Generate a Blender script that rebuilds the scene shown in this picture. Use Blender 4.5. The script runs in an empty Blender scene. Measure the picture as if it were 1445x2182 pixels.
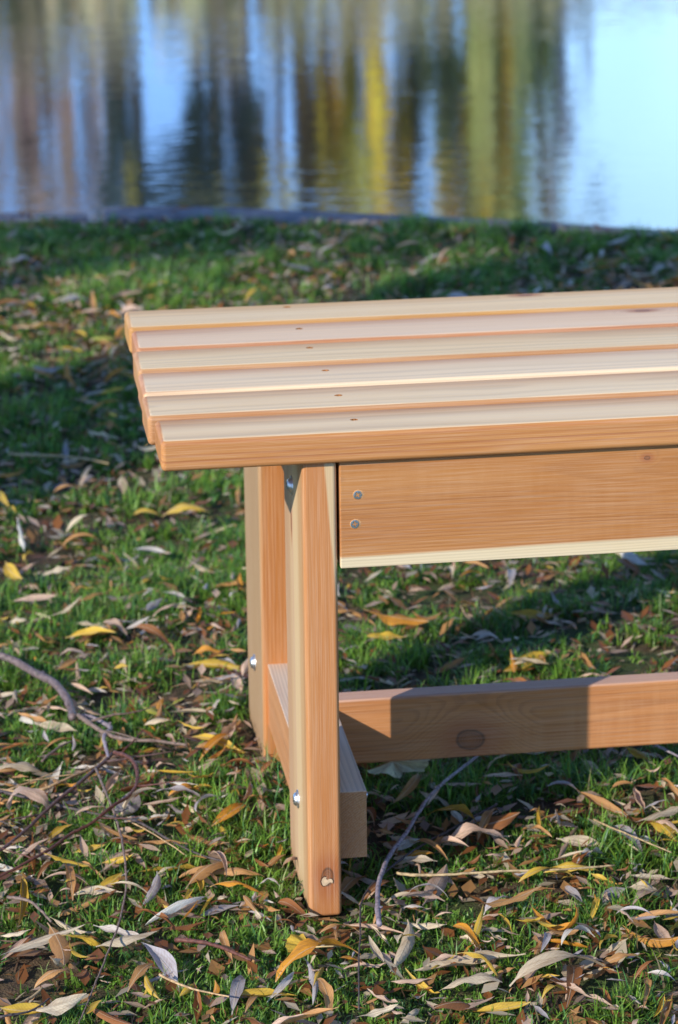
import bpy, bmesh, math, random
import numpy as np
from mathutils import Matrix, Vector
rnd = random.Random(7)
rng = np.random.default_rng(11)
scene = bpy.context.scene
col = scene.collection

# ------------------------------------------------------------------ camera
cam_data = bpy.data.cameras.new('camera')
cam_data.sensor_fit = 'HORIZONTAL'
cam_data.sensor_width = 15.6
cam_data.lens = 69.22
cam_data.clip_start = 0.05
cam_data.clip_end = 900
cam_data.dof.use_dof = True
cam_data.dof.focus_distance = 2.50
cam_data.dof.aperture_fstop = 6.6
cam_data.dof.aperture_blades = 7
cam = bpy.data.objects.new('camera', cam_data)
col.objects.link(cam)
CAM = Vector((-0.17695, -2.43512, 1.17389))
CR = ((0.990453, 0.053187, -0.127181), (-0.137338, 0.300922, -0.943708), (-0.011922, 0.952164, 0.305354))
cam.matrix_world = Matrix(((CR[0][0], CR[0][1], CR[0][2], CAM.x), (CR[1][0], CR[1][1], CR[1][2], CAM.y),
                           (CR[2][0], CR[2][1], CR[2][2], CAM.z), (0, 0, 0, 1)))
scene.camera = cam

# ------------------------------------------------------------------ sky, sun, exposure
SUN_DIR = Vector((1.2261, 1.0, -0.634 * 1.2261)).normalized()      # direction the light travels
sun_el = math.asin(-SUN_DIR.z)
world = bpy.data.worlds.new('World')
scene.world = world
world.use_nodes = True
wn = world.node_tree
for n in list(wn.nodes): wn.nodes.remove(n)
wo = wn.nodes.new('ShaderNodeOutputWorld')
bg = wn.nodes.new('ShaderNodeBackground'); bg.inputs['Strength'].default_value = 0.15
sk = wn.nodes.new('ShaderNodeTexSky'); sk.sky_type = 'NISHITA'; sk.sun_disc = False
sk.sun_elevation = sun_el
sk.sun_rotation = math.atan2(-SUN_DIR.x, -SUN_DIR.y)
sk.air_density = 1.0; sk.dust_density = 0.2; sk.ozone_density = 3.0; sk.altitude = 1500
# clear autumn blue with a bright bank of thin cloud low over the right of the pond
tint = wn.nodes.new('ShaderNodeMix'); tint.data_type = 'RGBA'; tint.blend_type = 'MULTIPLY'; tint.inputs[0].default_value = 1.0
tint.inputs[7].default_value = (0.80, 0.94, 1.17, 1)
wn.links.new(sk.outputs[0], tint.inputs[6])
tc = wn.nodes.new('ShaderNodeTexCoord'); sx = wn.nodes.new('ShaderNodeSeparateXYZ'); wn.links.new(tc.outputs['Generated'], sx.inputs[0])
def wmath(op, a, b=None):
    n = wn.nodes.new('ShaderNodeMath'); n.operation = op
    for s_, v in zip(n.inputs, (a, b)):
        if v is None: continue
        if isinstance(v, bpy.types.NodeSocket): wn.links.new(v, s_)
        else: s_.default_value = v
    return n.outputs[0]
def wsmooth(x, lo, hi):
    n = wn.nodes.new('ShaderNodeMapRange'); n.interpolation_type = 'SMOOTHSTEP'; wn.links.new(x, n.inputs[0])
    n.inputs[1].default_value = lo; n.inputs[2].default_value = hi; return n.outputs[0]
az_ = wmath('ARCTAN2', sx.outputs[0], sx.outputs[1])
cn = wn.nodes.new('ShaderNodeTexNoise'); cn.inputs['Scale'].default_value = 5.0; cn.inputs['Detail'].default_value = 4
wn.links.new(tc.outputs['Generated'], cn.inputs['Vector'])
azn = wmath('ADD', az_, wmath('MULTIPLY', wmath('SUBTRACT', cn.outputs[0], 0.5), 0.25))
bank = wmath('MULTIPLY', wsmooth(azn, 0.15, 0.27), wmath('SUBTRACT', 1.0, wsmooth(azn, 0.7, 1.3)))
bank = wmath('MULTIPLY', bank, wmath('SUBTRACT', 1.0, wsmooth(sx.outputs[2], 0.22, 0.42)))
cl = wn.nodes.new('ShaderNodeMix'); cl.data_type = 'RGBA'; cl.inputs[7].default_value = (4.6, 7.3, 9.6, 1)
wn.links.new(wmath('MULTIPLY', bank, 0.85), cl.inputs[0]); wn.links.new(tint.outputs[2], cl.inputs[6])
wn.links.new(cl.outputs[2], bg.inputs[0]); wn.links.new(bg.outputs[0], wo.inputs[0])
sun_data = bpy.data.lights.new('sun', 'SUN')
sun_data.energy = 3.35; sun_data.angle = math.radians(0.53); sun_data.color = (1.0, 0.93, 0.83)
sun = bpy.data.objects.new('sun', sun_data); col.objects.link(sun)
sun.rotation_euler = SUN_DIR.to_track_quat('-Z', 'Y').to_euler()
sun.location = (-6, -5, 6)
scene.view_settings.view_transform = 'Standard'
scene.view_settings.look = 'None'
scene.view_settings.gamma = 1
scene.view_settings.use_curve_mapping = False
scene.view_settings.exposure = 0.60
scene.render.engine = 'CYCLES'
scene.cycles.max_bounces = 7
scene.cycles.diffuse_bounces = 3
scene.cycles.glossy_bounces = 3
scene.cycles.transmission_bounces = 2
scene.cycles.caustics_reflective = False
scene.cycles.caustics_refractive = False

S = 0.00072          # metres in one bench drawing unit
ZL = 633.87          # bench height in drawing units

# ------------------------------------------------------------------ helpers
def tag(o, label=None, cat=None, group=None, kind=None):
    if label: o['label'] = label
    if cat: o['category'] = cat
    if group: o['group'] = group
    if kind: o['kind'] = kind
    return o

def link(o, parent=None):
    col.objects.link(o)
    if parent: o.parent = parent
    return o

def from_bm(name, bm, mat, parent=None, smooth=False):
    me = bpy.data.meshes.new(name)
    bm.to_mesh(me); bm.free()
    for m in (mat if isinstance(mat, (list, tuple)) else [mat]): me.materials.append(m)
    if smooth:
        for p in me.polygons: p.use_smooth = True
    return link(bpy.data.objects.new(name, me), parent)

def np_mesh(name, verts, faces_flat, face_sizes, mat, parent=None, attrs=None, smooth=True):
    me = bpy.data.meshes.new(name)
    me.vertices.add(len(verts)); me.vertices.foreach_set('co', np.asarray(verts, np.float32).ravel())
    me.loops.add(len(faces_flat)); me.loops.foreach_set('vertex_index', np.asarray(faces_flat, np.int32))
    fs = np.asarray(face_sizes, np.int32)
    me.polygons.add(len(fs)); me.polygons.foreach_set('loop_start', np.concatenate([[0], np.cumsum(fs)[:-1]]).astype(np.int32))
    me.polygons.foreach_set('use_smooth', np.full(len(fs), smooth))
    me.update(calc_edges=True)
    for k, (typ, data) in (attrs or {}).items():
        a = me.attributes.new(k, typ, 'POINT')
        if typ == 'FLOAT_COLOR': a.data.foreach_set('color', np.asarray(data, np.float32).ravel())
        else: a.data.foreach_set('vector', np.asarray(data, np.float32).ravel())
    me.materials.append(mat)
    me.validate()
    return link(bpy.data.objects.new(name, me), parent)

class NT:
    """tiny helper for building node trees with arithmetic"""
    def __init__(s, name):
        s.m = bpy.data.materials.new(name); s.m.use_nodes = True
        s.t = s.m.node_tree
        for n in list(s.t.nodes): s.t.nodes.remove(n)
        s.out = s.t.nodes.new('ShaderNodeOutputMaterial')
    def node(s, typ, **kw):
        n = s.t.nodes.new(typ)
        for k, v in kw.items():
            if hasattr(n, k) and k not in ('inputs',): setattr(n, k, v)
        return n
    def put(s, sock, v):
        if v is None: return
        if isinstance(v, bpy.types.NodeSocket): s.t.links.new(v, sock)
        elif isinstance(v, (tuple, list)) and len(v) == 3 and sock.type == 'RGBA': sock.default_value = (*v, 1)
        else: sock.default_value = v
    def math(s, op, a, b=None, c=None, clamp=False):
        n = s.t.nodes.new('ShaderNodeMath'); n.operation = op; n.use_clamp = clamp
        s.put(n.inputs[0], a); s.put(n.inputs[1], b)
        if c is not None: s.put(n.inputs[2], c)
        return n.outputs[0]
    def add(s, a, b): return s.math('ADD', a, b)
    def sub(s, a, b): return s.math('SUBTRACT', a, b)
    def mul(s, a, b): return s.math('MULTIPLY', a, b)
    def smooth(s, x, lo, hi, to0=0.0, to1=1.0):
        n = s.t.nodes.new('ShaderNodeMapRange'); n.interpolation_type = 'SMOOTHSTEP'
        s.put(n.inputs[0], x); s.put(n.inputs[1], lo); s.put(n.inputs[2], hi); s.put(n.inputs[3], to0); s.put(n.inputs[4], to1)
        return n.outputs[0]
    def xyz(s, x, y, z):
        n = s.t.nodes.new('ShaderNodeCombineXYZ'); s.put(n.inputs[0], x); s.put(n.inputs[1], y); s.put(n.inputs[2], z)
        return n.outputs[0]
    def sep(s, v):
        n = s.t.nodes.new('ShaderNodeSeparateXYZ'); s.put(n.inputs[0], v); return n.outputs
    def noise(s, vec, scale=1.0, detail=2, rough=0.5, out=0):
        n = s.t.nodes.new('ShaderNodeTexNoise'); s.put(n.inputs['Vector'], vec)
        n.inputs['Scale'].default_value = scale; n.inputs['Detail'].default_value = detail
        n.inputs['Roughness'].default_value = rough
        return n.outputs[out]
    def mix(s, f, a, b, blend='MIX'):
        n = s.t.nodes.new('ShaderNodeMix'); n.data_type = 'RGBA'; n.blend_type = blend
        s.put(n.inputs[0], f); s.put(n.inputs[6], a); s.put(n.inputs[7], b)
        return n.outputs[2]
    def objco(s): return s.t.nodes.new('ShaderNodeTexCoord').outputs['Object']
    def attr(s, name):
        n = s.t.nodes.new('ShaderNodeAttribute'); n.attribute_name = name; return n
    def bump(s, h, strength, dist, normal=None):
        n = s.t.nodes.new('ShaderNodeBump'); s.put(n.inputs['Height'], h)
        n.inputs['Strength'].default_value = strength; n.inputs['Distance'].default_value = dist
        if normal is not None: s.put(n.inputs['Normal'], normal)
        return n.outputs[0]
    def bsdf(s, color, rough, normal=None, spec=0.5, metal=0.0, **kw):
        n = s.t.nodes.new('ShaderNodeBsdfPrincipled')
        s.put(n.inputs['Base Color'], color); s.put(n.inputs['Roughness'], rough)
        s.put(n.inputs['Specular IOR Level'], spec); s.put(n.inputs['Metallic'], metal)
        if normal is not None: s.put(n.inputs['Normal'], normal)
        for k, v in kw.items(): s.put(n.inputs[k], v)
        return n.outputs[0]
    def done(s, sh):
        s.t.links.new(sh, s.out.inputs[0]); return s.m

# ------------------------------------------------------------------ materials
def cedar(name, axis, heart, line, sap, pith, ringw=0.0022, seed=0.0, sap_sheen_zones=(), knots=(), strength=0.6,
          warp=0.0015, figure=0.0, stains=(), sheen=0.35, rough=0.5, sap_sheen_warp=1.0):
    """sawn cedar: growth rings round a pith line running along `axis`; pith = the two other bench coordinates (m).
    saps: (nx,ny,nz,offset,soft) half spaces of cream sapwood, or of sheen painted on slat tops;  knots: (x,y,z,radius,(which coords in plane)) """
    heart = (heart[0] * 1.03, heart[1] * 0.94, heart[2] * 0.84)
    N = NT(name)
    co = N.objco(); X = N.sep(co)
    oth = [i for i in range(3) if i != axis]
    A = X[axis]; B = X[oth[0]]; Cc = X[oth[1]]
    def stretched(sa, sb, off=0.0):
        v = [None] * 3
        v[axis] = N.add(N.mul(A, sa), seed + off); v[oth[0]] = N.mul(B, sb); v[oth[1]] = N.mul(Cc, sb)
        return N.xyz(*v)
    w1 = N.sub(N.noise(stretched(1.6, 9.0), 1.0, 2), 0.5)
    w2 = N.sub(N.noise(stretched(9.0, 60.0, 3.1), 1.0, 2), 0.5)
    w = N.add(N.mul(w1, warp * 9), N.mul(w2, warp * 0.55))
    db = N.sub(B, pith[0]); dc = N.sub(Cc, pith[1])
    r = N.math('SQRT', N.add(N.mul(db, db), N.mul(dc, dc)))
    r = N.add(r, w)
    kmask = None; kcore = None
    for (kx, ky, kz, kr, fl) in knots:
        K = (kx, ky, kz)
        da = N.mul(N.sub(A, K[axis]), fl)                      # flattening along the grain
        d0 = N.sub(B, K[oth[0]]); d1 = N.sub(Cc, K[oth[1]])
        dd = N.math('SQRT', N.add(N.add(N.mul(da, da), N.mul(d0, d0)), N.mul(d1, d1)))
        dd = N.add(dd, N.mul(N.sub(N.noise(stretched(70, 70), 1.0, 2), 0.5), kr * 0.35))
        g = N.smooth(dd, kr * 0.5, kr * 4.8, 1.0, 0.0)
        r = N.add(r, N.mul(g, kr * 1.9))
        km = N.mul(N.smooth(dd, kr * 0.8, kr * 3.0, 1.0, 0.0), 0.8)
        core = N.smooth(dd, kr * 0.74, kr * 0.92, 1.0, 0.0)
        rr = N.smooth(N.math('SINE', N.mul(dd, 6.283 / (kr * 0.17))), -1.0, 1.0, 0.45, 0.85)
        rim = N.smooth(N.math('ABSOLUTE', N.sub(dd, kr * 0.80)), 0.0, kr * 0.17, 1.0, 0.0)
        kc = N.math('MAXIMUM', rim, N.mul(N.mul(core, rr), N.smooth(dd, 0.0, kr * 0.7, 0.55, 1.0)))
        kmask = km if kmask is None else N.math('MAXIMUM', kmask, km)
        kcore = kc if kcore is None else N.math('MAXIMUM', kcore, kc)
    ph = N.math('FRACT', N.mul(r, 1.0 / ringw))
    ring = N.mul(N.smooth(ph, 0.35, 0.88), N.smooth(ph, 0.90, 1.0, 1.0, 0.0))
    amp = N.smooth(N.noise(N.xyz(N.mul(r, 130.0), N.mul(A, 0.8), seed), 1.0, 2), 0.25, 0.75, 0.15, 1.0)
    ring = N.mul(N.mul(ring, amp), strength)
    fib = N.noise(stretched(14.0, 1100.0), 1.0, 3, 0.6)
    fib2 = N.noise(stretched(5.0, 330.0, 7.7), 1.0, 2, 0.6)
    tone = N.noise(stretched(2.2, 28.0, 1.7), 1.0, 3)
    c = N.mix(N.smooth(tone, 0.3, 0.7), heart, tuple(h * k for h, k in zip(heart, (0.86, 0.76, 0.66))))
    c = N.mix(ring, c, line)
    sm = None
    for (nx, ny, nz, off, soft) in sap_sheen_zones:
        d = N.add(N.add(N.mul(X[0], nx), N.mul(X[1], ny)), N.add(N.mul(X[2], nz), off))
        d = N.add(d, N.add(N.mul(w1, 0.006 * sap_sheen_warp), N.mul(w2, 0.0015 * sap_sheen_warp)))
        m_ = N.smooth(d, -soft, soft)
        sm = m_ if sm is None else N.math('MAXIMUM', sm, m_)
    if sm is not None:
        sap_sheen_c = N.mix(N.smooth(tone, 0.35, 0.72, 0.0, 0.45), sap, tuple(a * b for a, b in zip(sap, (0.90, 0.80, 0.68))))
        sap_sheen_c = N.mix(N.math('MINIMUM', N.mul(ring, 1.3), 1.0), sap_sheen_c, tuple(a * 0.66 + b * 0.12 for a, b in zip(sap, line)))
        sap_sheen_c = N.mix(N.smooth(fib2, 0.35, 0.75, 0.0, 0.22), sap_sheen_c, tuple(a * b for a, b in zip(sap, (0.82, 0.72, 0.6))))
        c = N.mix(sm, c, sap_sheen_c)
    for (nx, ny, nz, off, half, colr, amt) in stains:          # coloured grain streaks
        d = N.add(N.add(N.mul(X[0], nx), N.mul(X[1], ny)), N.add(N.mul(X[2], nz), off))
        d = N.math('ABSOLUTE', N.add(d, N.mul(w1, 0.008)))
        c = N.mix(N.mul(N.smooth(d, half * 0.3, half, 1.0, 0.0), amt), c, colr)
    if kmask is not None:
        c = N.mix(kmask, c, (0.38, 0.115, 0.035))
        c = N.mix(N.mul(kcore, 0.95), c, (0.115, 0.042, 0.017))
    c = N.mix(N.smooth(fib, 0.38, 0.72, 0.0, 0.15), c, tuple(min(1, x) for x in (0.95, 0.78, 0.58)))
    c = N.mix(N.smooth(fib2, 0.3, 0.62, 0.10, 0.0), c, (0.25, 0.09, 0.03))
    if figure:
        v = [None] * 3
        v[axis] = N.mul(A, 110.0); v[oth[0]] = N.mul(B, 14.0); v[oth[1]] = N.mul(Cc, 14.0)
        fg = N.noise(N.xyz(*v), 1.0, 2); fw = N.smooth(N.noise(stretched(3.0, 12.0, 9.0), 1.0, 1), 0.4, 0.65)
        c = N.mix(N.mul(N.mul(N.smooth(fg, 0.35, 0.7), fw), figure), c, (0.86, 0.56, 0.3))
    h = N.add(N.mul(fib, 0.6), N.add(N.mul(ring, -0.8), N.mul(fib2, 0.5)))
    nb = N.bump(h, 0.35, 0.0004)
    nb = N.bump(N.noise(stretched(3.0, 55.0, 4.4), 1.0, 2), 0.5, 0.0009, nb)
    dots = N.noise(co, 900.0, 1)
    nb = N.bump(dots, 0.12, 0.0003, nb)
    rg = N.smooth(fib2, 0.2, 0.8, rough - 0.07, rough + 0.1)
    return N.done(N.bsdf(c, rg, nb, spec=sheen))

def plain(name, color, rough=0.6, metal=0.0, spec=0.5, var=0.15, scale=60.0, bump=0.2, dist=0.001):
    N = NT(name); co = N.objco()
    n = N.noise(co, scale, 3)
    c = N.mix(N.smooth(n, 0.3, 0.7), tuple(x * (1 - var) for x in color), tuple(min(1, x * (1 + var)) for x in color))
    return N.done(N.bsdf(c, rough, N.bump(n, bump, dist), spec=spec, metal=metal))

HEART = (0.57, 0.27, 0.085); LINE = (0.30, 0.09, 0.03); SAP = (0.78, 0.63, 0.40)
M_zinc = plain('zinc_steel', (0.72, 0.73, 0.74), rough=0.40, metal=1.0, var=0.08, scale=300, bump=0.05, dist=0.0003)
M_recess_shade = plain('recess_shade', (0.03, 0.03, 0.03), rough=0.6, metal=0.0, bump=0.05)  # near-black colour paints the shade inside head recesses and screw holes
M_torn = plain('torn_cedar', (0.60, 0.24, 0.07), rough=0.8, spec=0.2, var=0.4, scale=900, bump=0.8, dist=0.001)
M_splinter = plain('splinter_cedar', (0.62, 0.34, 0.15), rough=0.7, spec=0.2, var=0.2, scale=500)
M_plug = plain('pale_wood_plug', (0.66, 0.46, 0.27), rough=0.6, var=0.15, scale=300)
M_dark_seam = plain('dark_resin', (0.07, 0.03, 0.015), rough=0.7)

# ------------------------------------------------------------------ bench
def wz(z): return (z + ZL) * S

def board_bm(x0, x1, y0, y1, z0, z1, r, seg=3, warp=0.0):
    bm = bmesh.new()
    bmesh.ops.create_cube(bm, size=1.0)
    cx, cy, cz = (x0 + x1) / 2, (y0 + y1) / 2, (z0 + z1) / 2
    for v in bm.verts:
        v.co = Vector(((cx + v.co.x * (x1 - x0)) * S, (cy + v.co.y * (y1 - y0)) * S, wz(cz + v.co.z * (z1 - z0))))
    bmesh.ops.bevel(bm, geom=list(bm.edges), offset=r * S, segments=seg, profile=0.5, affect='EDGES', clamp_overlap=True)
    return bm

def smooth_flat(o):
    me = o.data
    for p in me.polygons:
        p.use_smooth = p.area < 2.0e-4 * 3
    return o

def board(name, parent, mat, x0, x1, y0, y1, z0, z1, r=5, seg=3, label=None):
    bm = board_bm(x0, x1, y0, y1, z0, z1, r, seg)
    o = from_bm(name, bm, mat, parent)
    for p in o.data.polygons: p.use_smooth = True
    try:
        m = o.modifiers.new('n', 'WEIGHTED_NORMAL'); m.keep_sharp = False; m.weight = 100
    except Exception: pass
    if label: o['label'] = label
    return o

bench = bpy.data.objects.new('garden_bench', None); bench.location = (0, 0, 0); link(bench)
bench.empty_display_size = 0.1
tag(bench, 'new unfinished cedar bench with slatted seat standing on leaf-strewn grass by the pond', 'bench')

LEN = 1700.0; W_ = 96.6; G_ = 13.5; T_ = 38.0
LX, LW, LD, YF, YB = 168.0, 41.4, 193.6, 12.4, 508.3

def hole_slat(o, pts, top):
    """drill the countersunk screw holes with a boolean, then drop the cutters"""
    bm = bmesh.new()
    for (hx, hy) in pts:
        n = 18; ring0 = []; ring1 = []
        for k in range(n):
            a = 2 * math.pi * k / n
            rr = 4.6 * (1 + rnd.uniform(-0.14, 0.14)); sx = 1.0 + 0.35 * max(0, -math.cos(a))
            ring0.append(bm.verts.new(((hx + rr * 1.08 * math.cos(a) * sx) * S, (hy + rr * math.sin(a)) * S, wz(top + 3))))
            ring1.append(bm.verts.new(((hx + rr * 0.8 * math.cos(a)) * S, (hy + rr * 0.8 * math.sin(a)) * S, wz(top - 5.0))))
        for k in range(n):
            j = (k + 1) % n
            bm.faces.new((ring1[k], ring1[j], ring0[j], ring0[k]))
        bm.faces.new(ring0); bm.faces.new(list(reversed(ring1)))
    bmesh.ops.recalc_face_normals(bm, faces=bm.faces)
    cut = from_bm('cutter', bm, o.data.materials[0])
    md = o.modifiers.new('b', 'BOOLEAN'); md.operation = 'DIFFERENCE'; md.object = cut; md.solver = 'EXACT'
    for m in list(o.modifiers):
        if m.type == 'WEIGHTED_NORMAL': o.modifiers.remove(m)
    dg = bpy.context.evaluated_depsgraph_get(); dg.update()
    me = bpy.data.meshes.new_from_object(o.evaluated_get(dg))
    o.modifiers.clear(); o.data = me
    bpy.data.objects.remove(cut)
    if len(me.materials) < 2: me.materials.append(M_torn)
    else: me.materials[1] = M_torn
    for p in me.polygons:
        c = p.center; inside = False
        for hx, hy in pts:
            if math.hypot(c.x - hx * S, c.y - hy * S) < 7.5 * S and abs(c.z - wz(top)) < 7 * S and (p.normal.z < 0.95 or c.z < wz(top) - 2 * S):
                inside = True
        p.material_index = 1 if inside else 0
        p.use_smooth = not inside
    m = o.modifiers.new('n', 'WEIGHTED_NORMAL'); m.keep_sharp = False; m.weight = 100

slat_spec = [   # from the front: heart, line, ring width, pith dz, hole x/y, left-end shift, gap jitter, label, knots
    ((0.66, 0.325, 0.115), (0.36, 0.12, 0.045), 0.0046, -0.075, (237, 54), 0, 'front slat with an orange edge of straight dark grain lines', ()),
    ((0.66, 0.375, 0.18), (0.40, 0.17, 0.08), 0.0016, -0.16, (234, 165), -7, 'pale slat with fine brown grain on its front edge', ()),
    ((0.68, 0.37, 0.20), (0.42, 0.19, 0.11), 0.0030, -0.09, (233.5, 285), -4, 'whitish slat with a cream band along its front edge', ()),
    ((0.66, 0.39, 0.19), (0.42, 0.2, 0.10), 0.0022, -0.12, (228.7, 401), -2, 'pale grey-beige slat', ()),
    ((0.62, 0.31, 0.155), (0.36, 0.13, 0.07), 0.0018, -0.14, (227.5, 504), 4, 'pinkish slat with a small knot', ((701 * S, 516 * S, wz(0), 0.0036, 0.42),)),
    ((0.70, 0.42, 0.15), (0.42, 0.2, 0.07), 0.0034, -0.08, (226, 627), 2, 'beige slat with a honey-coloured front edge', ((561 * S, 633 * S, wz(0), 0.0034, 0.4),)),
]
SHEEN_TOPS = [(0.84, 0.63, 0.37), (0.86, 0.655, 0.39), (0.86, 0.665, 0.42), (0.83, 0.63, 0.36), (0.82, 0.595, 0.38), (0.84, 0.63, 0.36)]  # top-face colours, paler to paint in the sheen of the sky
jy = [0, 1.5, -0.5, 1.0, -1.0, 0.5]
for i, (he, li, rw, pdz, hole, sh, lab, kn) in enumerate(slat_spec):
    y0 = i * (W_ + G_) + jy[i]; y1 = y0 + W_
    sap_sheen_zones = [(0, -0.01, 1, -(wz(0) - 0.0002) + 0.01 * (y0 + 45) * S, 0.00025)]  # pale sheen painted on the top face only, sides keep the heartwood colour
    if i == 2: sap_sheen_zones.append((0.02, -1, 0.0, (y0 + 16) * S - 0.010, 0.003))
    m = cedar('cedar_slat', 0, tuple(q * 0.84 for q in he), li, tuple(min(.92, q_ * 1.06) for q_ in SHEEN_TOPS[i]), ((y0 + 40 + 13 * i) * S, wz(0) + pdz), rw, seed=3.3 * i + 1, sap_sheen_zones=sap_sheen_zones, knots=kn,
              strength=0.75 if i == 0 else 0.6, warp=0.0013, sheen=0.22, rough=0.5, sap_sheen_warp=0.06)
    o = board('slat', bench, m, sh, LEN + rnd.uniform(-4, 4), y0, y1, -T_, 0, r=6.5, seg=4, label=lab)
    hx, hy = hole
    hole_slat(o, [(hx, hy), (LEN - 229, hy)], 0)
    for X_ in (hx, LEN - 229):
        bmh = bmesh.new()
        mt = Matrix.Translation((X_ * S, hy * S, wz(-4.6)))
        bmesh.ops.create_cone(bmh, cap_ends=True, segments=12, radius1=3.2 * S, radius2=2.6 * S, depth=1.0 * S, matrix=mt)
        from_bm('screw', bmh, M_recess_shade, o)

def leg(x0, y0, x1=None, label=None, variant=0):
    x1 = x0 + LW
    sap_sheen_zones = []
    if variant == 0:   # front left: cream wedge on the right of the front face, cream left face
        sap_sheen_zones = [(1.0, 0.0, 0.083, -(x0 + 27) * S - 0.083 * wz(-60), 0.0012), (-1, 1.5, 0.0, (x0 + 7) * S - 1.5 * (y0 + 26) * S, 0.006)]
        stains = [(0, 1, 0, -(y0 + 112) * S, 0.006, (0.55, 0.30, 0.20), 0.5), (-0.2, 1, 0, -(y0 + 185) * S + 0.2 * x0 * S, 0.062, (0.46, 0.26, 0.14), 0.85), (-0.5, 1, 0, -(y0 + 28) * S + 0.5 * x0 * S, 0.026, (0.50, 0.28, 0.12), 0.8)]
        m = cedar('cedar_leg', 2, (0.57, 0.262, 0.095), LINE, (0.68, 0.49, 0.265), (x0 * S - 0.09, (y0 + 30) * S), 0.00155, seed=21, sap_sheen_zones=sap_sheen_zones,
                  stains=stains, knots=(((x0 + 24) * S, (y0 - 2) * S, 0.041, 0.0066, 0.6), (x0 * S, (y0 + 118) * S, wz(-150), 0.0030, 0.32)), strength=0.48, warp=0.0011)
    else:
        sap_sheen_zones = [(-1, 0.9, 0.02, (x0 + 8) * S - 0.9 * (y0 + 12) * S, 0.005)]
        m = cedar('cedar_leg', 2, (0.55, 0.24, 0.07), (0.34, 0.11, 0.03), (0.42, 0.27, 0.14), (x0 * S - 0.07, (y0 - 30) * S), 0.0036, seed=40 + variant * 7, sap_sheen_zones=sap_sheen_zones,
                  strength=0.45, warp=0.0014)
    # a leg leans a little out of square where it was cut, its foot sits in the turf
    o = board('leg', bench, m, x0, x1, y0, y0 + LD, -ZL + 2, -T_ - 0.4, r=5.5, seg=4, label=label)
    return o

leg1 = leg(LX, YF, label='front leg with a cream strip down its right edge and a knot near the foot', variant=0)
leg2 = leg(LX, YB, label='back leg of orange heartwood with a greyish side', variant=1)
RX = LEN - LX - LW
leg(RX, YF, variant=2); leg(RX, YB, variant=3)

def rail(x0, x1, y0, y1, z0, z1, front, label=None):
    m = cedar('cedar_rail', 0, (0.50, 0.235, 0.075), (0.27, 0.095, 0.03), (0.78, 0.64, 0.40),
              (y0 * S + 0.045, wz(z1) - 0.012), 0.0024, seed=60 + (0 if front else 5), sap_sheen_zones=[(0.008, 0, -1, wz(z0 + 13), 0.0016)],
              strength=0.55, warp=0.0024, figure=0.05, knots=((0.423, y0 * S, wz(-54), 0.0022, 0.7),) if front else ())
    return board('rail', bench, m, x0, x1, y0, y1, z0, z1, r=1.6, seg=2, label=label)
r1 = rail(LX + LW + 3.4, LEN - LX - LW - 3, YF - 1, YF + 37, -173.5, -T_ - 1.5, True, 'deep front rail with a cream lower edge and two screws')
r2 = rail(LX + LW + 3.4, LEN - LX - LW - 3, YB + LD - 37, YB + LD + 1, -173, -T_ - 1.5, False)

def brace(x0, x1, y0, y1, z0, z1, seed, label=None):
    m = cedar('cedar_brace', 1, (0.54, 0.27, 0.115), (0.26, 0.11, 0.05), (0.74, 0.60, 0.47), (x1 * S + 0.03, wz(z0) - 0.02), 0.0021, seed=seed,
              sap_sheen_zones=[(0.0, 0, 1, -wz(z1 - 1.5), 0.0008), ], strength=0.95, warp=0.0012)
    return board('brace', bench, m, x0, x1, y0, y1, z0, z1, r=0.7, seg=2, label=label)
BX0, BX1 = LX + 8, LX + 78.5
b_low = brace(BX0, BX1, 46, YB + LD - 20, -569, -478.7, 80, 'lower end brace with sawn end grain beside the front leg')
brace(BX0, BX1, YF + 39, YB + LD - 39, -128.8, -T_ - 0.6, 84)
brace(LEN - BX1, LEN - BX0, 42, YB + LD - 20, -569, -478.7, 88)
brace(LEN - BX1, LEN - BX0, YF + 39, YB + LD - 39, -128.8, -T_ - 0.6, 92)

m = cedar('cedar_stretcher', 0, (0.53, 0.24, 0.085), (0.30, 0.11, 0.035), (0.62, 0.38, 0.28), (327 * S + 0.03, wz(-500)), 0.0030, seed=101,
          sap_sheen_zones=[(0, 0, 1, -wz(-469), 0.0012)], knots=((0.309, 327 * S, 0.0705, 0.0125, 0.78),), strength=0.55, warp=0.0028, figure=0.10)
board('stretcher', bench, m, BX1 + 0.3, LEN - BX1 - 0.3, 327, 360, -561.3, -467.8, r=3.5, seg=3, label='lower stretcher with an oval dark knot')

def disc_bm(bm, c, n, r0, r1, d, seg=20):
    """a shallow cone frustum from c along n"""
    q = Vector(n).to_track_quat('Z', 'Y').to_matrix().to_4x4()
    mt = Matrix.Translation(Vector(c) + Vector(n) * d / 2) @ q
    bmesh.ops.create_cone(bm, cap_ends=True, segments=seg, radius1=r0, radius2=r1, depth=d, matrix=mt)

def plus_outline(r, w):
    return [(r, -w), (r, w), (w, w), (w, r), (-w, r), (-w, w), (-r, w), (-r, -w), (-w, -w), (-w, -r), (w, -r), (w, -w)]

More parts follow.
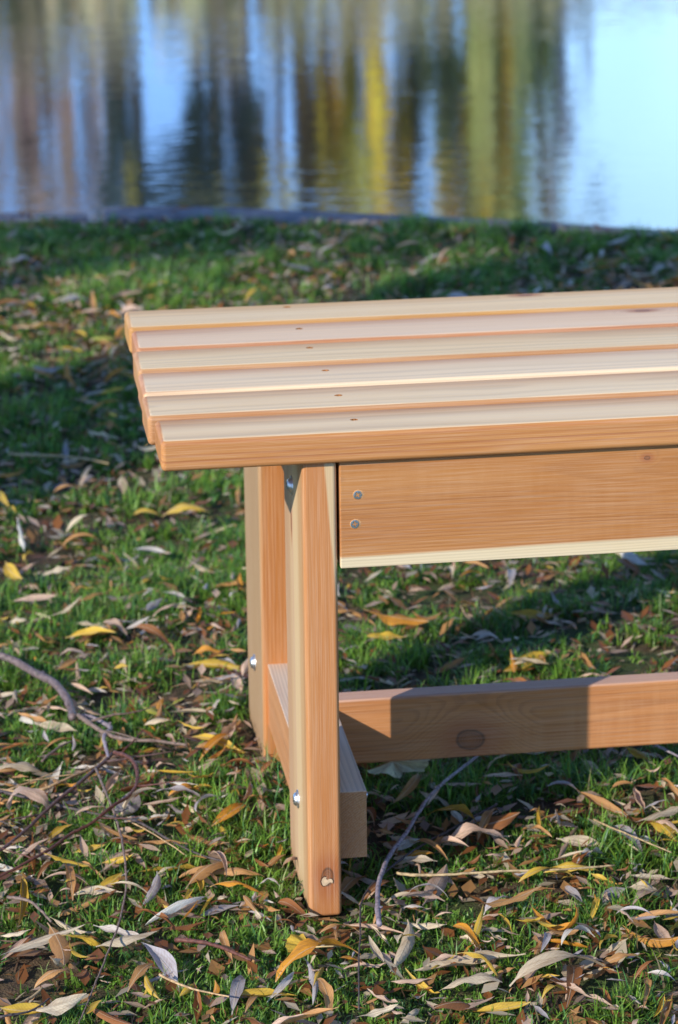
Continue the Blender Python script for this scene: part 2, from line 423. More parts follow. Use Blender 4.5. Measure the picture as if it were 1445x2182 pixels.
def cross_recess_head(name, c, n, rad, parent, dome=0.0, rot=0.3, depth=0.0012, hub=0.62, armw=0.17):
    """flat or domed head with a real cross shaped recess"""
    bm = bmesh.new()
    nseg = 24; outer = []
    for k in range(nseg):
        a = 2 * math.pi * k / nseg
        outer.append(bm.verts.new((rad * hub * math.cos(a), rad * hub * math.sin(a), dome)))
    for k in range(nseg): bm.edges.new((outer[k], outer[(k + 1) % nseg]))
    pl = [bm.verts.new((x * math.cos(rot) - y * math.sin(rot), x * math.sin(rot) + y * math.cos(rot), dome)) for x, y in plus_outline(rad * hub * 0.8, rad * armw)]
    for k in range(12): bm.edges.new((pl[k], pl[(k + 1) % 12]))
    bmesh.ops.triangle_fill(bm, use_beauty=True, use_dissolve=False, edges=list(bm.edges))
    # remove faces that fill the plus itself
    for f in list(bm.faces):
        if all(v in pl for v in f.verts):
            cc = f.calc_center_median(); x = cc.x * math.cos(-rot) - cc.y * math.sin(-rot); y = cc.x * math.sin(-rot) + cc.y * math.cos(-rot)
            w = rad * armw
            if (abs(x) < w or abs(y) < w): bm.faces.remove(f)
    low = [bm.verts.new((v.co.x * 0.75, v.co.y * 0.75, dome - depth)) for v in pl]
    fs = []
    for k in range(12):
        j = (k + 1) % 12; fs.append(bm.faces.new((pl[k], pl[j], low[j], low[k])))
    fs.append(bm.faces.new(low))
    # dome skirt
    prev = outer
    for (f_r, f_z) in ((0.82, 0.72), (0.95, 0.35), (1.0, 0.0)):
        if f_r <= hub: continue
        ring = [bm.verts.new((rad * f_r * math.cos(2 * math.pi * k / nseg), rad * f_r * math.sin(2 * math.pi * k / nseg), dome * f_z - (0.0008 if f_z == 0 else 0))) for k in range(nseg)]
        for k in range(nseg):
            j = (k + 1) % nseg; bm.faces.new((prev[k], prev[j], ring[j], ring[k]))
        prev = ring
    for f in fs: f.material_index = 1
    bmesh.ops.recalc_face_normals(bm, faces=bm.faces)
    q = Vector(n).to_track_quat('Z', 'Y').to_matrix().to_4x4()
    bm.transform(Matrix.Translation(Vector(c)) @ q)
    return from_bm(name, bm, [M_zinc, M_recess_shade], parent)

# countersunk screws on the front rail, with the bare torn wood around them
for (sx, sz, rot) in ((234.3, -81.3, 0.55), (230.5, -117.7, 0.15)):
    cross_recess_head('screw', (sx * S, (YF - 1) * S - 0.00025, wz(sz)), (0, -1, 0), 0.0040, r1, dome=0.0001, rot=rot, hub=0.8)
    bm = bmesh.new()
    n = 26; inn = []; out = []
    for k in range(n):
        a = 2 * math.pi * k / n
        ro = 0.0040 + (0.0004 + 0.0014 * max(0, math.cos(a - 0.2))) * rnd.uniform(0.5, 1.2)
        inn.append(bm.verts.new((sx * S + 0.0039 * math.cos(a), (YF - 1) * S - 0.0004, wz(sz) + 0.0039 * math.sin(a))))
        out.append(bm.verts.new((sx * S + ro * math.cos(a), (YF - 1) * S + 0.00005, wz(sz) + ro * math.sin(a))))
    for k in range(n):
        j = (k + 1) % n; bm.faces.new((inn[k], inn[j], out[j], out[k]))
    from_bm('torn_rim', bm, M_splinter, r1)
for (sx, sz) in ((LEN - 234.3, -81.3), (LEN - 230.5, -117.7)):
    cross_recess_head('screw', (sx * S, (YF - 1) * S - 0.00025, wz(sz)), (0, -1, 0), 0.0040, r1, dome=0.0001, rot=0.2, hub=0.8)

# bolts through legs and braces: domed cross head on a flange outside, washer and nut inside
def bolt(xl, y, z, s, parent):
    n = (-s, 0, 0)
    h = cross_recess_head('bolt_head', (xl * S - s * 0.0009, y * S, wz(z)), n, 0.0067, parent, dome=0.0036, rot=0.4 + rnd.random(), depth=0.002, hub=0.62)
    bm = bmesh.new(); disc_bm(bm, (xl * S + s * 0.0001, y * S, wz(z)), n, 0.0088, 0.0084, 0.0011, 28)
    w = from_bm('washer', bm, M_zinc, parent); 
    xr = xl + s * 78.5
    bm = bmesh.new(); disc_bm(bm, (xr * S - s * 0.0001, y * S, wz(z)), (s, 0, 0), 0.0088, 0.0086, 0.0012, 28)
    disc_bm(bm, (xr * S + s * 0.001, y * S, wz(z)), (s, 0, 0), 0.0062, 0.0060, 0.0048, 6)
    disc_bm(bm, (xr * S + s * 0.005, y * S, wz(z)), (s, 0, 0), 0.0030, 0.0028, 0.0022, 14)
    from_bm('nut', bm, M_zinc, parent)
for s, xl in ((1, LX), (-1, LEN - LX)):
    for yy, lg in ((YF + LD / 2, leg1 if s == 1 else bench), (YB + LD / 2, leg2 if s == 1 else bench)):
        bolt(xl, yy, -511.5, s, lg); bolt(xl, yy + 8, -97.9, s, lg)

# plug-shaped pale inlay in the knot of the front leg
bm = bmesh.new()
shape = [(-9, -4), (-10, 1), (-8, 6), (-4, 9), (-1, 8), (-2, 5), (1, 3), (4, 5), (8, 4), (10, 0), (9, -4), (6, -2), (3, -3), (0, -6), (-4, -8), (-7, -7)]
for (k, mi, dy, z_) in ((1.22, 1, 0.00012, 0), (1.0, 0, 0.00045, 0)):
    vs = [bm.verts.new(((LX + 23) * S + x * k * 0.00052, YF * S - dy, 0.0365 + z * k * 0.00052)) for x, z in shape]
    vb = [bm.verts.new((v.co.x, YF * S + 0.001, v.co.z)) for v in vs]
    f = bm.faces.new(vs); f.material_index = mi
    for a in range(len(vs)):
        b = (a + 1) % len(vs); g = bm.faces.new((vs[a], vs[b], vb[b], vb[a])); g.material_index = mi
bmesh.ops.recalc_face_normals(bm, faces=bm.faces)
from_bm('knot_inlay', bm, [M_plug, M_dark_seam], leg1)

def tube_arrays(pts, radii, nseg=7, cap=True):
    pts = [Vector(p) for p in pts]; V = []; F = []
    for i, p in enumerate(pts):
        t = (pts[min(i + 1, len(pts) - 1)] - pts[max(i - 1, 0)]).normalized()
        up = Vector((0, 0, 1)) if abs(t.z) < 0.9 else Vector((1, 0, 0))
        a = t.cross(up).normalized(); b = t.cross(a).normalized()
        for k in range(nseg):
            th = 2 * math.pi * k / nseg
            V.append(p + (a * math.cos(th) + b * math.sin(th)) * radii[i])
    for i in range(len(pts) - 1):
        for k in range(nseg):
            j = (k + 1) % nseg
            F.append((i * nseg + k, i * nseg + j, (i + 1) * nseg + j, (i + 1) * nseg + k))
    if cap:
        F.append(tuple(reversed(range(nseg)))); F.append(tuple(range((len(pts) - 1) * nseg, len(pts) * nseg)))
    return V, F

def tube_obj(name, pts, radii, mat, parent=None, nseg=7):
    V, F = tube_arrays(pts, radii, nseg)
    me = bpy.data.meshes.new(name); me.from_pydata([tuple(v) for v in V], [], F); me.materials.append(mat)
    for p in me.polygons: p.use_smooth = True
    return link(bpy.data.objects.new(name, me), parent)

# splinters left by the saw
def splinter(parent, p, d, n=4, r=0.00022):
    pts = [Vector(p)]
    for k in range(n):
        d = (Vector(d).normalized() + Vector((rnd.uniform(-.35, .35), rnd.uniform(-.3, .3), rnd.uniform(-.35, .35)))).normalized()
        pts.append(pts[-1] + d * 0.0016)
    tube_obj('splinter', pts, [r * (1 - 0.8 * k / n) for k in range(n + 1)], M_splinter, parent, 4)
splinter(r1, (238.5 * S, (YF - 1.3) * S, wz(-79)), (1, -0.3, 0.25), 5)
splinter(r1, (238 * S, (YF - 1.3) * S, wz(-84)), (1, -0.2, -0.3), 4)
splinter(r1, (688 * S, (YF - 1.5) * S, wz(-42)), (0.6, -0.4, -0.9), 6)
splinter(r1, (681 * S, (YF - 1.5) * S, wz(-41)), (0.3, -0.5, -0.9), 4)
splinter(bench, (-1 * S, 2 * S, wz(-37)), (-0.2, -0.2, -1), 3)
splinter(bench, (-6.5 * S, 115 * S, wz(-35)), (-0.7, -0.2, -0.7), 3)
for k in range(26):     # torn fibres where the brace is let into the front leg
    zz = -478 - k * 3.1 + rnd.uniform(-1, 1)
    splinter(b_low, ((BX0 - 0.5) * S, (YF + LD + rnd.uniform(1, 7)) * S, wz(zz)), (-0.6, rnd.uniform(0.2, 0.9), rnd.uniform(-0.8, 0.8)), 3, 0.00045)

# ------------------------------------------------------------------ ground, bank, pond
bank_pts = [(-60, 26), (-5, 4.55), (-2, 3.6), (-0.9, 3.24), (-0.319, 3.07), (-0.063, 3.03), (0.095, 3.0), (0.121, 3.0), (0.279, 2.976), (0.547, 2.891), (0.695, 2.854), (0.856, 2.791),
            (1.013, 2.721), (1.119, 2.646), (1.375, 2.491), (2.2, 2.05), (5, 0.8), (60, -14)]
bx_ = np.array([p[0] for p in bank_pts]); by_ = np.array([p[1] for p in bank_pts])
def bank_y(x): return np.interp(x, bx_, by_)
_ph = rng.uniform(0, 6.28, 24); _k = rng.normal(0, 1, (24, 2)) * np.repeat([3, 9, 22], 8)[:, None]; _a = np.repeat([.0040, .0022, .0011], 8)
def gz(x, y):
    x = np.asarray(x, float); y = np.asarray(y, float); z = np.zeros_like(x)
    for i in range(24): z = z + _a[i] * np.sin(_k[i, 0] * x + _k[i, 1] * y + _ph[i])
    near_leg = np.exp(-(((x - .135) / .10) ** 2 + ((y - .05) / .12) ** 2))
    return (z * 0.55 - 0.002) * (1 - near_leg) - 0.003 * near_leg
def lawn_height(x, y):
    """turf rises to meet the stone edging at the bank"""
    return gz(x, y) * np.clip((bank_y(x) - y) * 4, 0, 1)

xs = np.unique(np.concatenate([np.linspace(-60, -3, 20), np.linspace(-3, 4, 150), np.linspace(4, 60, 20), bx_]))
ts = np.concatenate([[0, 0.04, 0.08], np.linspace(0.12, 5.0, 110), np.geomspace(5.2, 90, 18)])
GX, GT = np.meshgrid(xs, ts); GY = bank_y(GX) - GT
GZ = lawn_height(GX, GY)
vv = np.stack([GX, GY, GZ], -1).reshape(-1, 3)
nx_, ny_ = len(xs), len(ts)
ii, jj = np.meshgrid(np.arange(nx_ - 1), np.arange(ny_ - 1)); b0 = (jj * nx_ + ii).ravel()
ff = np.stack([b0, b0 + nx_, b0 + nx_ + 1, b0 + 1], -1).ravel()

N = NT('lawn_soil'); co = N.objco()
n1 = N.noise(co, 7.0, 4, 0.6); n2 = N.noise(co, 90.0, 4, 0.65); n3 = N.noise(co, 420.0, 3, 0.6)
c = N.mix(N.smooth(n2, 0.3, 0.7), (0.045, 0.034, 0.022), (0.13, 0.085, 0.05))
c = N.mix(N.smooth(n3, 0.5, 0.68), c, (0.16, 0.105, 0.06))
c = N.mix(N.mul(N.smooth(n1, 0.42, 0.62), 0.75), c, (0.045, 0.095, 0.022))
M_soil = N.done(N.bsdf(c, 0.9, N.bump(N.add(n2, N.mul(n3, 0.5)), 1.0, 0.006), spec=0.2))
lawn = np_mesh('lawn', vv, ff, np.full(len(b0), 4), M_soil)
tag(lawn, kind='structure')

zw = -0.10
# stone edging: one thing per stone
N = NT('edging_concrete'); co = N.objco()
n1 = N.noise(co, 30.0, 4, 0.6); n2 = N.noise(co, 300.0, 3, 0.6)
c = N.mix(N.smooth(n1, 0.3, 0.7), (0.13, 0.13, 0.155), (0.24, 0.235, 0.26)); c = N.mix(N.smooth(n2, 0.55, 0.7), c, (0.10, 0.10, 0.10))
M_stone = N.done(N.bsdf(c, 0.8, N.bump(N.add(n1, n2), 0.6, 0.004), spec=0.3))
far_e = [(-60, 26.3), (-2, 3.76), (-0.32, 3.19), (-0.059, 3.139), (0.105, 3.094), (0.129, 3.125), (0.29, 3.1), (0.56, 2.995), (0.707, 2.93), (0.868, 2.86), (1.025, 2.78), (1.134, 2.715), (1.394, 2.56), (2.2, 2.14), (60, -13.9)]
fx = [p[0] for p in far_e]; fy = [p[1] for p in far_e]
joints = [-3.2, -2.4, -1.6, -0.85, 0.098, 0.90, 1.66, 2.4, 3.2]
names_ = ['wet stone edging at far left of the bank, outside the notch', 'stone edging block left of its neighbour by the pond', 'weathered stone edging beyond the left lawn',
          'blue-grey stone edging left of the dark notch in the bank', 'long blue-grey stone edging right of the dark notch in the bank', 'stone edging block behind the right part of the seat',
          'stone edging block where the bank bends toward the camera', 'last stone edging block on the right bank']
for q in range(len(joints) - 1):
    xa, xb = joints[q] + (0.032 if q == 4 else 0.004), joints[q + 1] - (0.0 if q == 3 else 0.004)
    nseg = 10; bm = bmesh.new(); rows = []
    for k in range(nseg + 1):
        x = xa + (xb - xa) * k / nseg
        yn = float(bank_y(x)) + 0.002; yf = float(np.interp(x, fx, fy)); j = rnd.uniform(-.004, .004)
        zt = 0.008 if q != 3 else 0.002
        rows.append([bm.verts.new(p) for p in ((x, yn, -0.25), (x, yn, zt - 0.012), (x, yn + 0.012, zt + j), (x, yf - 0.02 + j, zt - 0.003), (x, yf + j, zt - 0.02), (x, yf + 0.01, -0.3))])
    for k in range(nseg):
        for a in range(5): bm.faces.new((rows[k][a], rows[k + 1][a], rows[k + 1][a + 1], rows[k][a + 1]))
    bm.faces.new(rows[0]); bm.faces.new(list(reversed(rows[-1])))
    bmesh.ops.recalc_face_normals(bm, faces=bm.faces)
    o = from_bm('edging_stone', bm, M_stone)
    tag(o, names_[q], 'stone edging', 'stone edging along the pond bank')

# pond: rippled, strongly mirroring, murky water
N = NT('pond_water'); co = N.objco(); X = N.sep(co)
v1 = N.xyz(N.mul(X[0], 9.0), N.mul(X[1], 24.0), 0.0); v2 = N.xyz(N.mul(X[0], 40.0), N.mul(X[1], 90.0), 3.0)
patch = N.noise(N.xyz(N.mul(X[0], 0.35), N.mul(X[1], 0.8), 5.0), 1.0, 2)
ruf = N.smooth(patch, 0.35, 0.65, 0.5, 1.5)
h = N.add(N.mul(N.noise(v1, 1.0, 2), 1.0), N.mul(N.noise(v2, 1.0, 2), 0.16))
nb = N.bump(N.mul(h, ruf), 1.0, 0.00046)
gl = N.node('ShaderNodeBsdfGlossy'); N.put(gl.inputs['Color'], (0.96, 0.98, 1.0)); N.put(gl.inputs['Roughness'], 0.03); N.put(gl.inputs['Normal'], nb)
df = N.bsdf((0.035, 0.04, 0.03), 0.6, None, spec=0.0)
lw = N.node('ShaderNodeFresnel'); lw.inputs['IOR'].default_value = 2.6
mx = N.node('ShaderNodeMixShader'); N.put(mx.inputs[0], N.math('MINIMUM', N.mul(lw.outputs[0], 1.6), 0.97)); N.t.links.new(df, mx.inputs[1]); N.t.links.new(gl.outputs[0], mx.inputs[2])
M_water = N.done(mx.outputs[0])
bm = bmesh.new()
vs = [bm.verts.new(p) for p in ((-200, -60, zw), (200, -60, zw), (200, 57, zw), (-200, 57, zw))]
bm.faces.new(vs); pond = from_bm('pond_water', bm, M_water); tag(pond, kind='structure')
# far bank ground, rising a little, out to the horizon
N = NT('far_bank_turf'); co = N.objco(); n1 = N.noise(co, 0.8, 4, 0.6)
M_far = N.done(N.bsdf(N.mix(N.smooth(n1, 0.35, 0.65), (0.05, 0.075, 0.02), (0.12, 0.11, 0.045)), 0.95, None, spec=0.1))
bm = bmesh.new(); xs2 = np.linspace(-400, 400, 41); ys2 = [56.6, 57.4, 60, 75, 120, 300, 700]; zs2 = [-0.6, 0.15, 0.4, 0.6, 0.8, 1.0, 1.0]
rows = [[bm.verts.new((x, y, z)) for x in xs2] for y, z in zip(ys2, zs2)]
for a in range(len(rows) - 1):
    for k in range(len(xs2) - 1): bm.faces.new((rows[a][k], rows[a][k + 1], rows[a + 1][k + 1], rows[a + 1][k]))
fb = from_bm('far_bank', bm, M_far); tag(fb, kind='structure')

# ------------------------------------------------------------------ trees
def foliage_mat(name, transl=0.35):
    N = NT(name); a = N.attr('Col').outputs['Color']
    d = N.bsdf(a, 0.6, None, spec=0.2)
    t = N.node('ShaderNodeBsdfTranslucent'); N.put(t.inputs[0], a)
    mx = N.node('ShaderNodeMixShader'); mx.inputs[0].default_value = transl
    N.t.links.new(d, mx.inputs[1]); N.t.links.new(t.outputs[0], mx.inputs[2])
    return N.done(mx.outputs[0])
M_leafmass = foliage_mat('tree_foliage', 0.3)
N = NT('tree_bark'); co = N.objco(); X = N.sep(co)
n1 = N.noise(N.xyz(N.mul(X[0], 12.), N.mul(X[1], 12.), N.mul(X[2], 2.5)), 1.0, 4)
M_bark = N.done(N.bsdf(N.mix(N.smooth(n1, .35, .65), (0.06, 0.045, 0.035), (0.20, 0.16, 0.13)), 0.9, N.bump(n1, 0.8, 0.03), spec=0.2))

PAL = dict(mauve=((0.50, 0.39, 0.34), .3), mauvelight=((0.72, 0.66, 0.80), .2), dark=((0.040, 0.080, 0.080), .5), darkbrown=((0.085, 0.065, 0.035), .5),
           yellow=((0.95, 0.62, 0.09), .25), yellowolive=((0.50, 0.46, 0.10), .3), yellowgreen=((0.62, 0.62, 0.12), .3), amber=((0.85, 0.55, 0.07), .3),
           orange=((0.95, 0.52, 0.07), .3), olivedark=((0.17, 0.17, 0.06), .4), sage=((0.44, 0.50, 0.20), .3), green=((0.36, 0.40, 0.15), .3), olive=((0.55, 0.51, 0.32), .25),
           shade=((0.08, 0.11, 0.03), .3))
def clump_mesh(name, boxes, depth, parent, qs=1.0):
    """foliage as many small leaf-clump faces spread through volumes; strands hang where the last flag is 1"""
    V = []; Cc = []
    for (x0, x1, yc, z0, z1, key, n, strand) in boxes:
        base, var = PAL[key]
        cx = rng.uniform(x0, x1, n); cy = yc + rng.normal(0, depth / 2.2, n); cz = rng.uniform(z0, z1, n)
        if strand: cz = z1 - (z1 - z0) * rng.random(n) ** 0.8
        # uneven outline: thin out by a lumpy field
        f = np.sin(cx * 3.1 / qs + cz * 1.3) + np.sin(cz * 2.3 / qs - cx * 1.7 + yc) + rng.normal(0, .6, n)
        keep = f > -1.1; cx, cy, cz = cx[keep], cy[keep], cz[keep]; m = len(cx)
        w = qs * rng.uniform(.10, .26, m) * (0.45 if strand else 1); hh = qs * rng.uniform(.10, .26, m) * (3.2 if strand else 1.0)
        th = rng.uniform(0, np.pi, m); tilt = rng.normal(0, .35, m) if not strand else rng.normal(0, .08, m)
        ux = np.stack([np.cos(th), np.sin(th), tilt * 0], -1); uz = np.stack([np.sin(tilt), rng.normal(0, .4, m), np.cos(tilt)], -1)
        c0 = np.stack([cx, cy, cz], -1)
        a = (w / 2)[:, None] * ux; b = (hh / 2)[:, None] * uz
        quad = np.stack([c0 - a * 0.2 - b, c0 + a - b * 0.1, c0 + a * 0.15 + b, c0 - a + b * 0.15], 1)
        V.append(quad.reshape(-1, 3))
        lum = (1 + rng.normal(0, var, m)).clip(.3, 1.9) * rng.uniform(.72, 1.28)
        cc = np.array(base)[None, :] * lum[:, None] * (1 + rng.normal(0, .08, (m, 3)))
        Cc.append(np.repeat(np.concatenate([cc.clip(0, .9), np.ones((m, 1))], 1), 4, 0))
    V = np.concatenate(V); Cc = np.concatenate(Cc); nq = len(V) // 4
    return np_mesh(name, V, np.arange(len(V)), np.full(nq, 4), M_leafmass, parent, {'Col': ('FLOAT_COLOR', Cc)}, smooth=False)

def trunk_mesh(parent, x, y, h, r, limbs=(), z0=-0.3, lean=0.0):
    V = []; F = []
    def addt(p, rr, n=9):
        v, f = tube_arrays(p, rr, n); o = len(V); V.extend(v); F.extend([tuple(i + o for i in q) for q in f])
    k = 8
    addt([(x + lean * i / k + 0.04 * r * math.sin(i * 1.7), y + 0.1 * r * math.cos(i * 2.1), z0 + (h - z0) * i / k) for i in range(k + 1)], [r * (1.25 if i == 0 else 1 - 0.75 * i / k) for i in range(k + 1)], 12)
    for (zb, tx, ty, tz, rl) in limbs:
        f = (zb - z0) / (h - z0); bx, by = x + lean * f, y
        pts = [(bx + (tx - bx) * t, by + (ty - by) * t, zb + (tz - zb) * (t ** 0.8)) for t in (0, .25, .5, .75, 1)]
        addt(pts, [rl, rl * .8, rl * .6, rl * .4, rl * .12], 7)
    me = bpy.data.meshes.new('trunk'); me.from_pydata([tuple(v) for v in V], [], F); me.materials.append(M_bark)
    for p in me.polygons: p.use_smooth = True
    return link(bpy.data.objects.new('trunk', me), parent)

FAR_TREES = [
    ('bare_tree', 'bare mauve-brown tree across the pond, farthest left', 64.39999999999999, 1.93, [(0.47, 2.53, 9.23, 12.91, 'mauve', 900, 1), (0.57, 2.41, 7.17, 9.23, 'mauve', 150, 1), (2.0, 3.71, 9.59, 13.08, 'mauve', 900, 1), (0.2, 3.66, 12.58, 15.39, 'mauve', 500, 1)]),
    ('bare_tree', 'bare greyish tree across the pond between the brown tree and the dark spruce', 66.69999999999999, 4.06, [(3.81, 4.72, 7.99, 11.99, 'mauve', 250, 1), (6.2, 7.07, 9.14, 12.08, 'mauve', 160, 1)]),
    ('spruce_tree', 'dark blue-green spruce across the pond, first from the left', 62.099999999999994, 3.93, [(3.41, 5.29, 11.25, 12.65, 'dark', 700, 0), (3.64, 4.24, 9.68, 11.31, 'dark', 160, 0), (5.28, 6.93, 11.69, 12.73, 'dark', 550, 0), (3.36, 6.91, 12.55, 14.33, 'dark', 600, 0)]),
    ('spruce_tree', 'dark narrow spruce across the pond, second from the left', 66.69999999999999, 6.03, [(5.58, 6.56, 10.2, 13.73, 'dark', 520, 0), (5.1, 5.53, 11.71, 13.71, 'dark', 140, 0)]),
    ('spruce_tree', 'dark slim spruce across the pond left of the sky gap', 63.24999999999999, 6.74, [(6.42, 7.1, 9.92, 13.02, 'dark', 360, 0)]),
    ('maple_tree', 'small tree with olive-yellow leaves across the pond beside the slim spruce', 59.8, 7.09, [(6.68, 7.47, 11.24, 12.19, 'yellowolive', 260, 0), (3.79, 4.02, 11.17, 11.37, 'yellow', 8, 0)]),
    ('oak_tree', 'dark brown oak across the pond left of the yellow poplars', 62.099999999999994, 8.29, [(7.8, 8.64, 8.81, 12.83, 'darkbrown', 800, 0), (7.97, 9.01, 11.07, 12.74, 'yellowgreen', 420, 0), (8.41, 8.87, 9.44, 11.29, 'darkbrown', 200, 0)]),
    ('poplar_tree', 'slim amber poplar across the pond', 64.39999999999999, 9.31, [(9.16, 9.49, 8.99, 11.87, 'amber', 220, 0), (9.07, 9.5, 11.76, 13.17, 'yellowgreen', 120, 0)]),
    ('poplar_tree', 'brightest yellow poplar across the pond', 59.8, 9.14, [(8.91, 9.42, 8.69, 12.39, 'yellow', 620, 0), (8.68, 9.08, 10.56, 12.28, 'yellowgreen', 160, 0)]),
    ('pine_tree', 'dark olive pine across the pond right of the brightest poplar', 64.39999999999999, 10.61, [(10.3, 10.91, 8.93, 13.44, 'olivedark', 560, 0), (10.09, 10.41, 12.01, 13.43, 'olivedark', 140, 0)]),
    ('willow_tree', 'grey-green willow with golden tips across the pond', 62.099999999999994, 10.99, [(10.51, 11.36, 8.59, 10.33, 'sage', 240, 1), (10.73, 11.18, 11.91, 12.91, 'amber', 160, 0), (10.79, 11.51, 9.01, 10.66, 'dark', 240, 0), (10.89, 11.41, 10.45, 12.97, 'olivedark', 240, 1)]),
    ('poplar_tree', 'short orange poplar across the pond between two willows', 60.949999999999996, 11.31, [(11.14, 11.49, 9.55, 11.49, 'orange', 260, 0), (11.05, 11.51, 11.28, 12.73, 'olivedark', 160, 0)]),
    ('willow_tree', 'big green weeping willow across the pond', 59.8, 11.86, [(11.14, 11.67, 7.1, 11.87, 'green', 620, 1), (11.64, 12.21, 7.11, 12.09, 'sage', 640, 1), (11.2, 12.22, 11.67, 12.9, 'green', 300, 1), (11.2, 12.33, 12.69, 15.39, 'green', 700, 1)]),
    ('willow_tree', 'thin sage willow across the pond, nearest the open sky', 64.39999999999999, 13.13, [(13.08, 13.69, 7.97, 12.89, 'sage', 300, 1), (13.64, 14.61, 7.77, 10.75, 'mauvelight', 190, 1), (13.88, 14.21, 10.54, 11.94, 'mauvelight', 50, 1)]),
    ('birch_tree', 'thin leafless birch across the pond against the open sky', 66.69999999999999, 14.46, [(14.21, 14.61, 12.4, 14.55, 'mauve', 70, 1), (15.42, 15.76, 13.4, 13.69, 'dark', 12, 0)]),
]

for (nm, lab, Y, tx, boxes) in FAR_TREES:
    root = bpy.data.objects.new(nm, None); root.location = (0, 0, 0); link(root)
    tag(root, lab, 'tree')
    top = max(b[3] for b in boxes) + 1.0
    bb = []
    for (x0, x1, z0, z1, key, n, st) in boxes:
        ns = max(1, int(round((x1 - x0) / 0.15)))                     # hanging strands with slits of sky between them
        wts = rng.random(ns) ** 1.6 + .04; wts = wts / wts.mean()
        for q in range(ns):
            xa = x0 + (x1 - x0) * (q + rng.uniform(-.15, .15)) / ns; xb = xa + (x1 - x0) / ns * rng.uniform(.5, .95)
            dz_ = (z1 - z0) * rng.uniform(0, .16)
            kk = key
            if tx > 7.5 and key != 'dark' and rng.random() < .34: kk = ('yellow', 'sage', 'amber', 'green', 'yellowgreen')[rng.integers(0, 5)]
            bb.append((xa, xb, Y + rng.uniform(-.3, .3), z0 + dz_ * rng.random(), z1, kk, int(n * 2.6 * wts[q] / ns) + 1, st))
    x0 = min(b[0] for b in boxes); x1 = max(b[1] for b in boxes)
    key = boxes[0][4]
    bb.append((x0 - .2, x1 + .2, Y, top - 1.2, top + 2.5, key, 260, 0))                     # the crown above
    if nm in ('spruce_tree', 'pine_tree', 'oak_tree'): bb.append((tx - .5, tx + .5, Y, 2.0, 8.4, key, 300, 0))
    clump_mesh('crown', bb, 1.2, root, 1.05 if nm != 'bare_tree' else 0.8)
    limbs = [(top * rnd.uniform(.35, .75), tx + rnd.uniform(-1.2, 1.2), Y + rnd.uniform(-1, 1), top * rnd.uniform(.8, 1.1), 0.04) for _ in range(5)]
    trunk_mesh(root, tx, Y, top + 1.5, 0.13 if nm not in ('birch_tree', 'poplar_tree') else 0.10, limbs)
# olive bushes standing at the far water's edge
bush = [(-1.6, 1.0, 8.3), (0.9, 2.3, 8.4), (2.2, 3.95, 8.35), (4.35, 5.3, 8.25), (5.2, 6.15, 8.3), (6.6, 7.9, 8.2), (7.8, 9.3, 8.05), (9.2, 10.4, 7.8), (10.6, 12.6, 7.3), (12.6, 15.5, 7.25)]
blab = ['olive willow bush on the far shore, farthest left', 'olive bush on the far shore below the bare brown tree', 'broad olive bush on the far shore below the first spruce', 'narrow olive bush on the far shore right of the first gap of sky',
        'olive bush on the far shore left of the second gap of sky', 'olive bush on the far shore under the dark oak', 'olive bush on the far shore under the yellow poplars', 'olive bush on the far shore under the willow with golden tips',
        'tan bush on the far shore below the open sky', 'tan bush on the far shore, farthest right']
for (x0, x1, zt), lab in zip(bush, blab):
    root = bpy.data.objects.new('willow_bush', None); link(root); tag(root, lab, 'bush', 'olive bushes along the far shore')
    clump_mesh('crown', [(x0, x1, 58.5, 5.0, zt, 'olive', int(420 * (x1 - x0)), 0), (x0, x1, 58.8, 0.4, 5.2, 'olive', int(260 * (x1 - x0)), 0)], 1.2, root, 1.9)
    xc = (x0 + x1) / 2
    trunk_mesh(root, xc, 58.7, zt - 1, 0.12, [(rnd.uniform(.6, 3), xc + rnd.uniform(-.8, .8), 58.7, zt - .5, .06) for _ in range(5)])

# the two trees on the near lawn whose shade falls across the grass
root = bpy.data.objects.new('willow_tree', None); link(root); tag(root, 'old willow on the near lawn left of the bench, its trunk shading the grass', 'tree')
trunk_mesh(root, -2.62, -0.50, 5.2, 0.29, [(2.9, -1.2, 1.6, 6.5, .12), (3.1, -4.4, -1.2, 6.2, .14), (2.8, -3.6, 1.4, 6.4, .12)])
clump_mesh('crown', [(-5, 1, 0.5, 5.2, 8.5, 'green', 2600, 0), (-4.5, 0.5, -1.0, 5.5, 8.0, 'yellowgreen', 1600, 0)], 3.0, root, 1.1)
root = bpy.data.objects.new('maple_tree', None); link(root); tag(root, 'leafy tree at far left of the lawn, its crown shading the pond bank', 'tree')
trunk_mesh(root, -6.7, -2.9, 5.0, 0.16, [(2.0 + .3 * k, -6.7 + math.cos(k) * 1.3, -2.9 + math.sin(k) * 1.3, 4.6, .05) for k in range(6)])
clump_mesh('crown', [(-7.4, -5.6, -2.68, 4.2, 4.6, 'yellowgreen', 520, 0)], 0.4, root, 0.5)

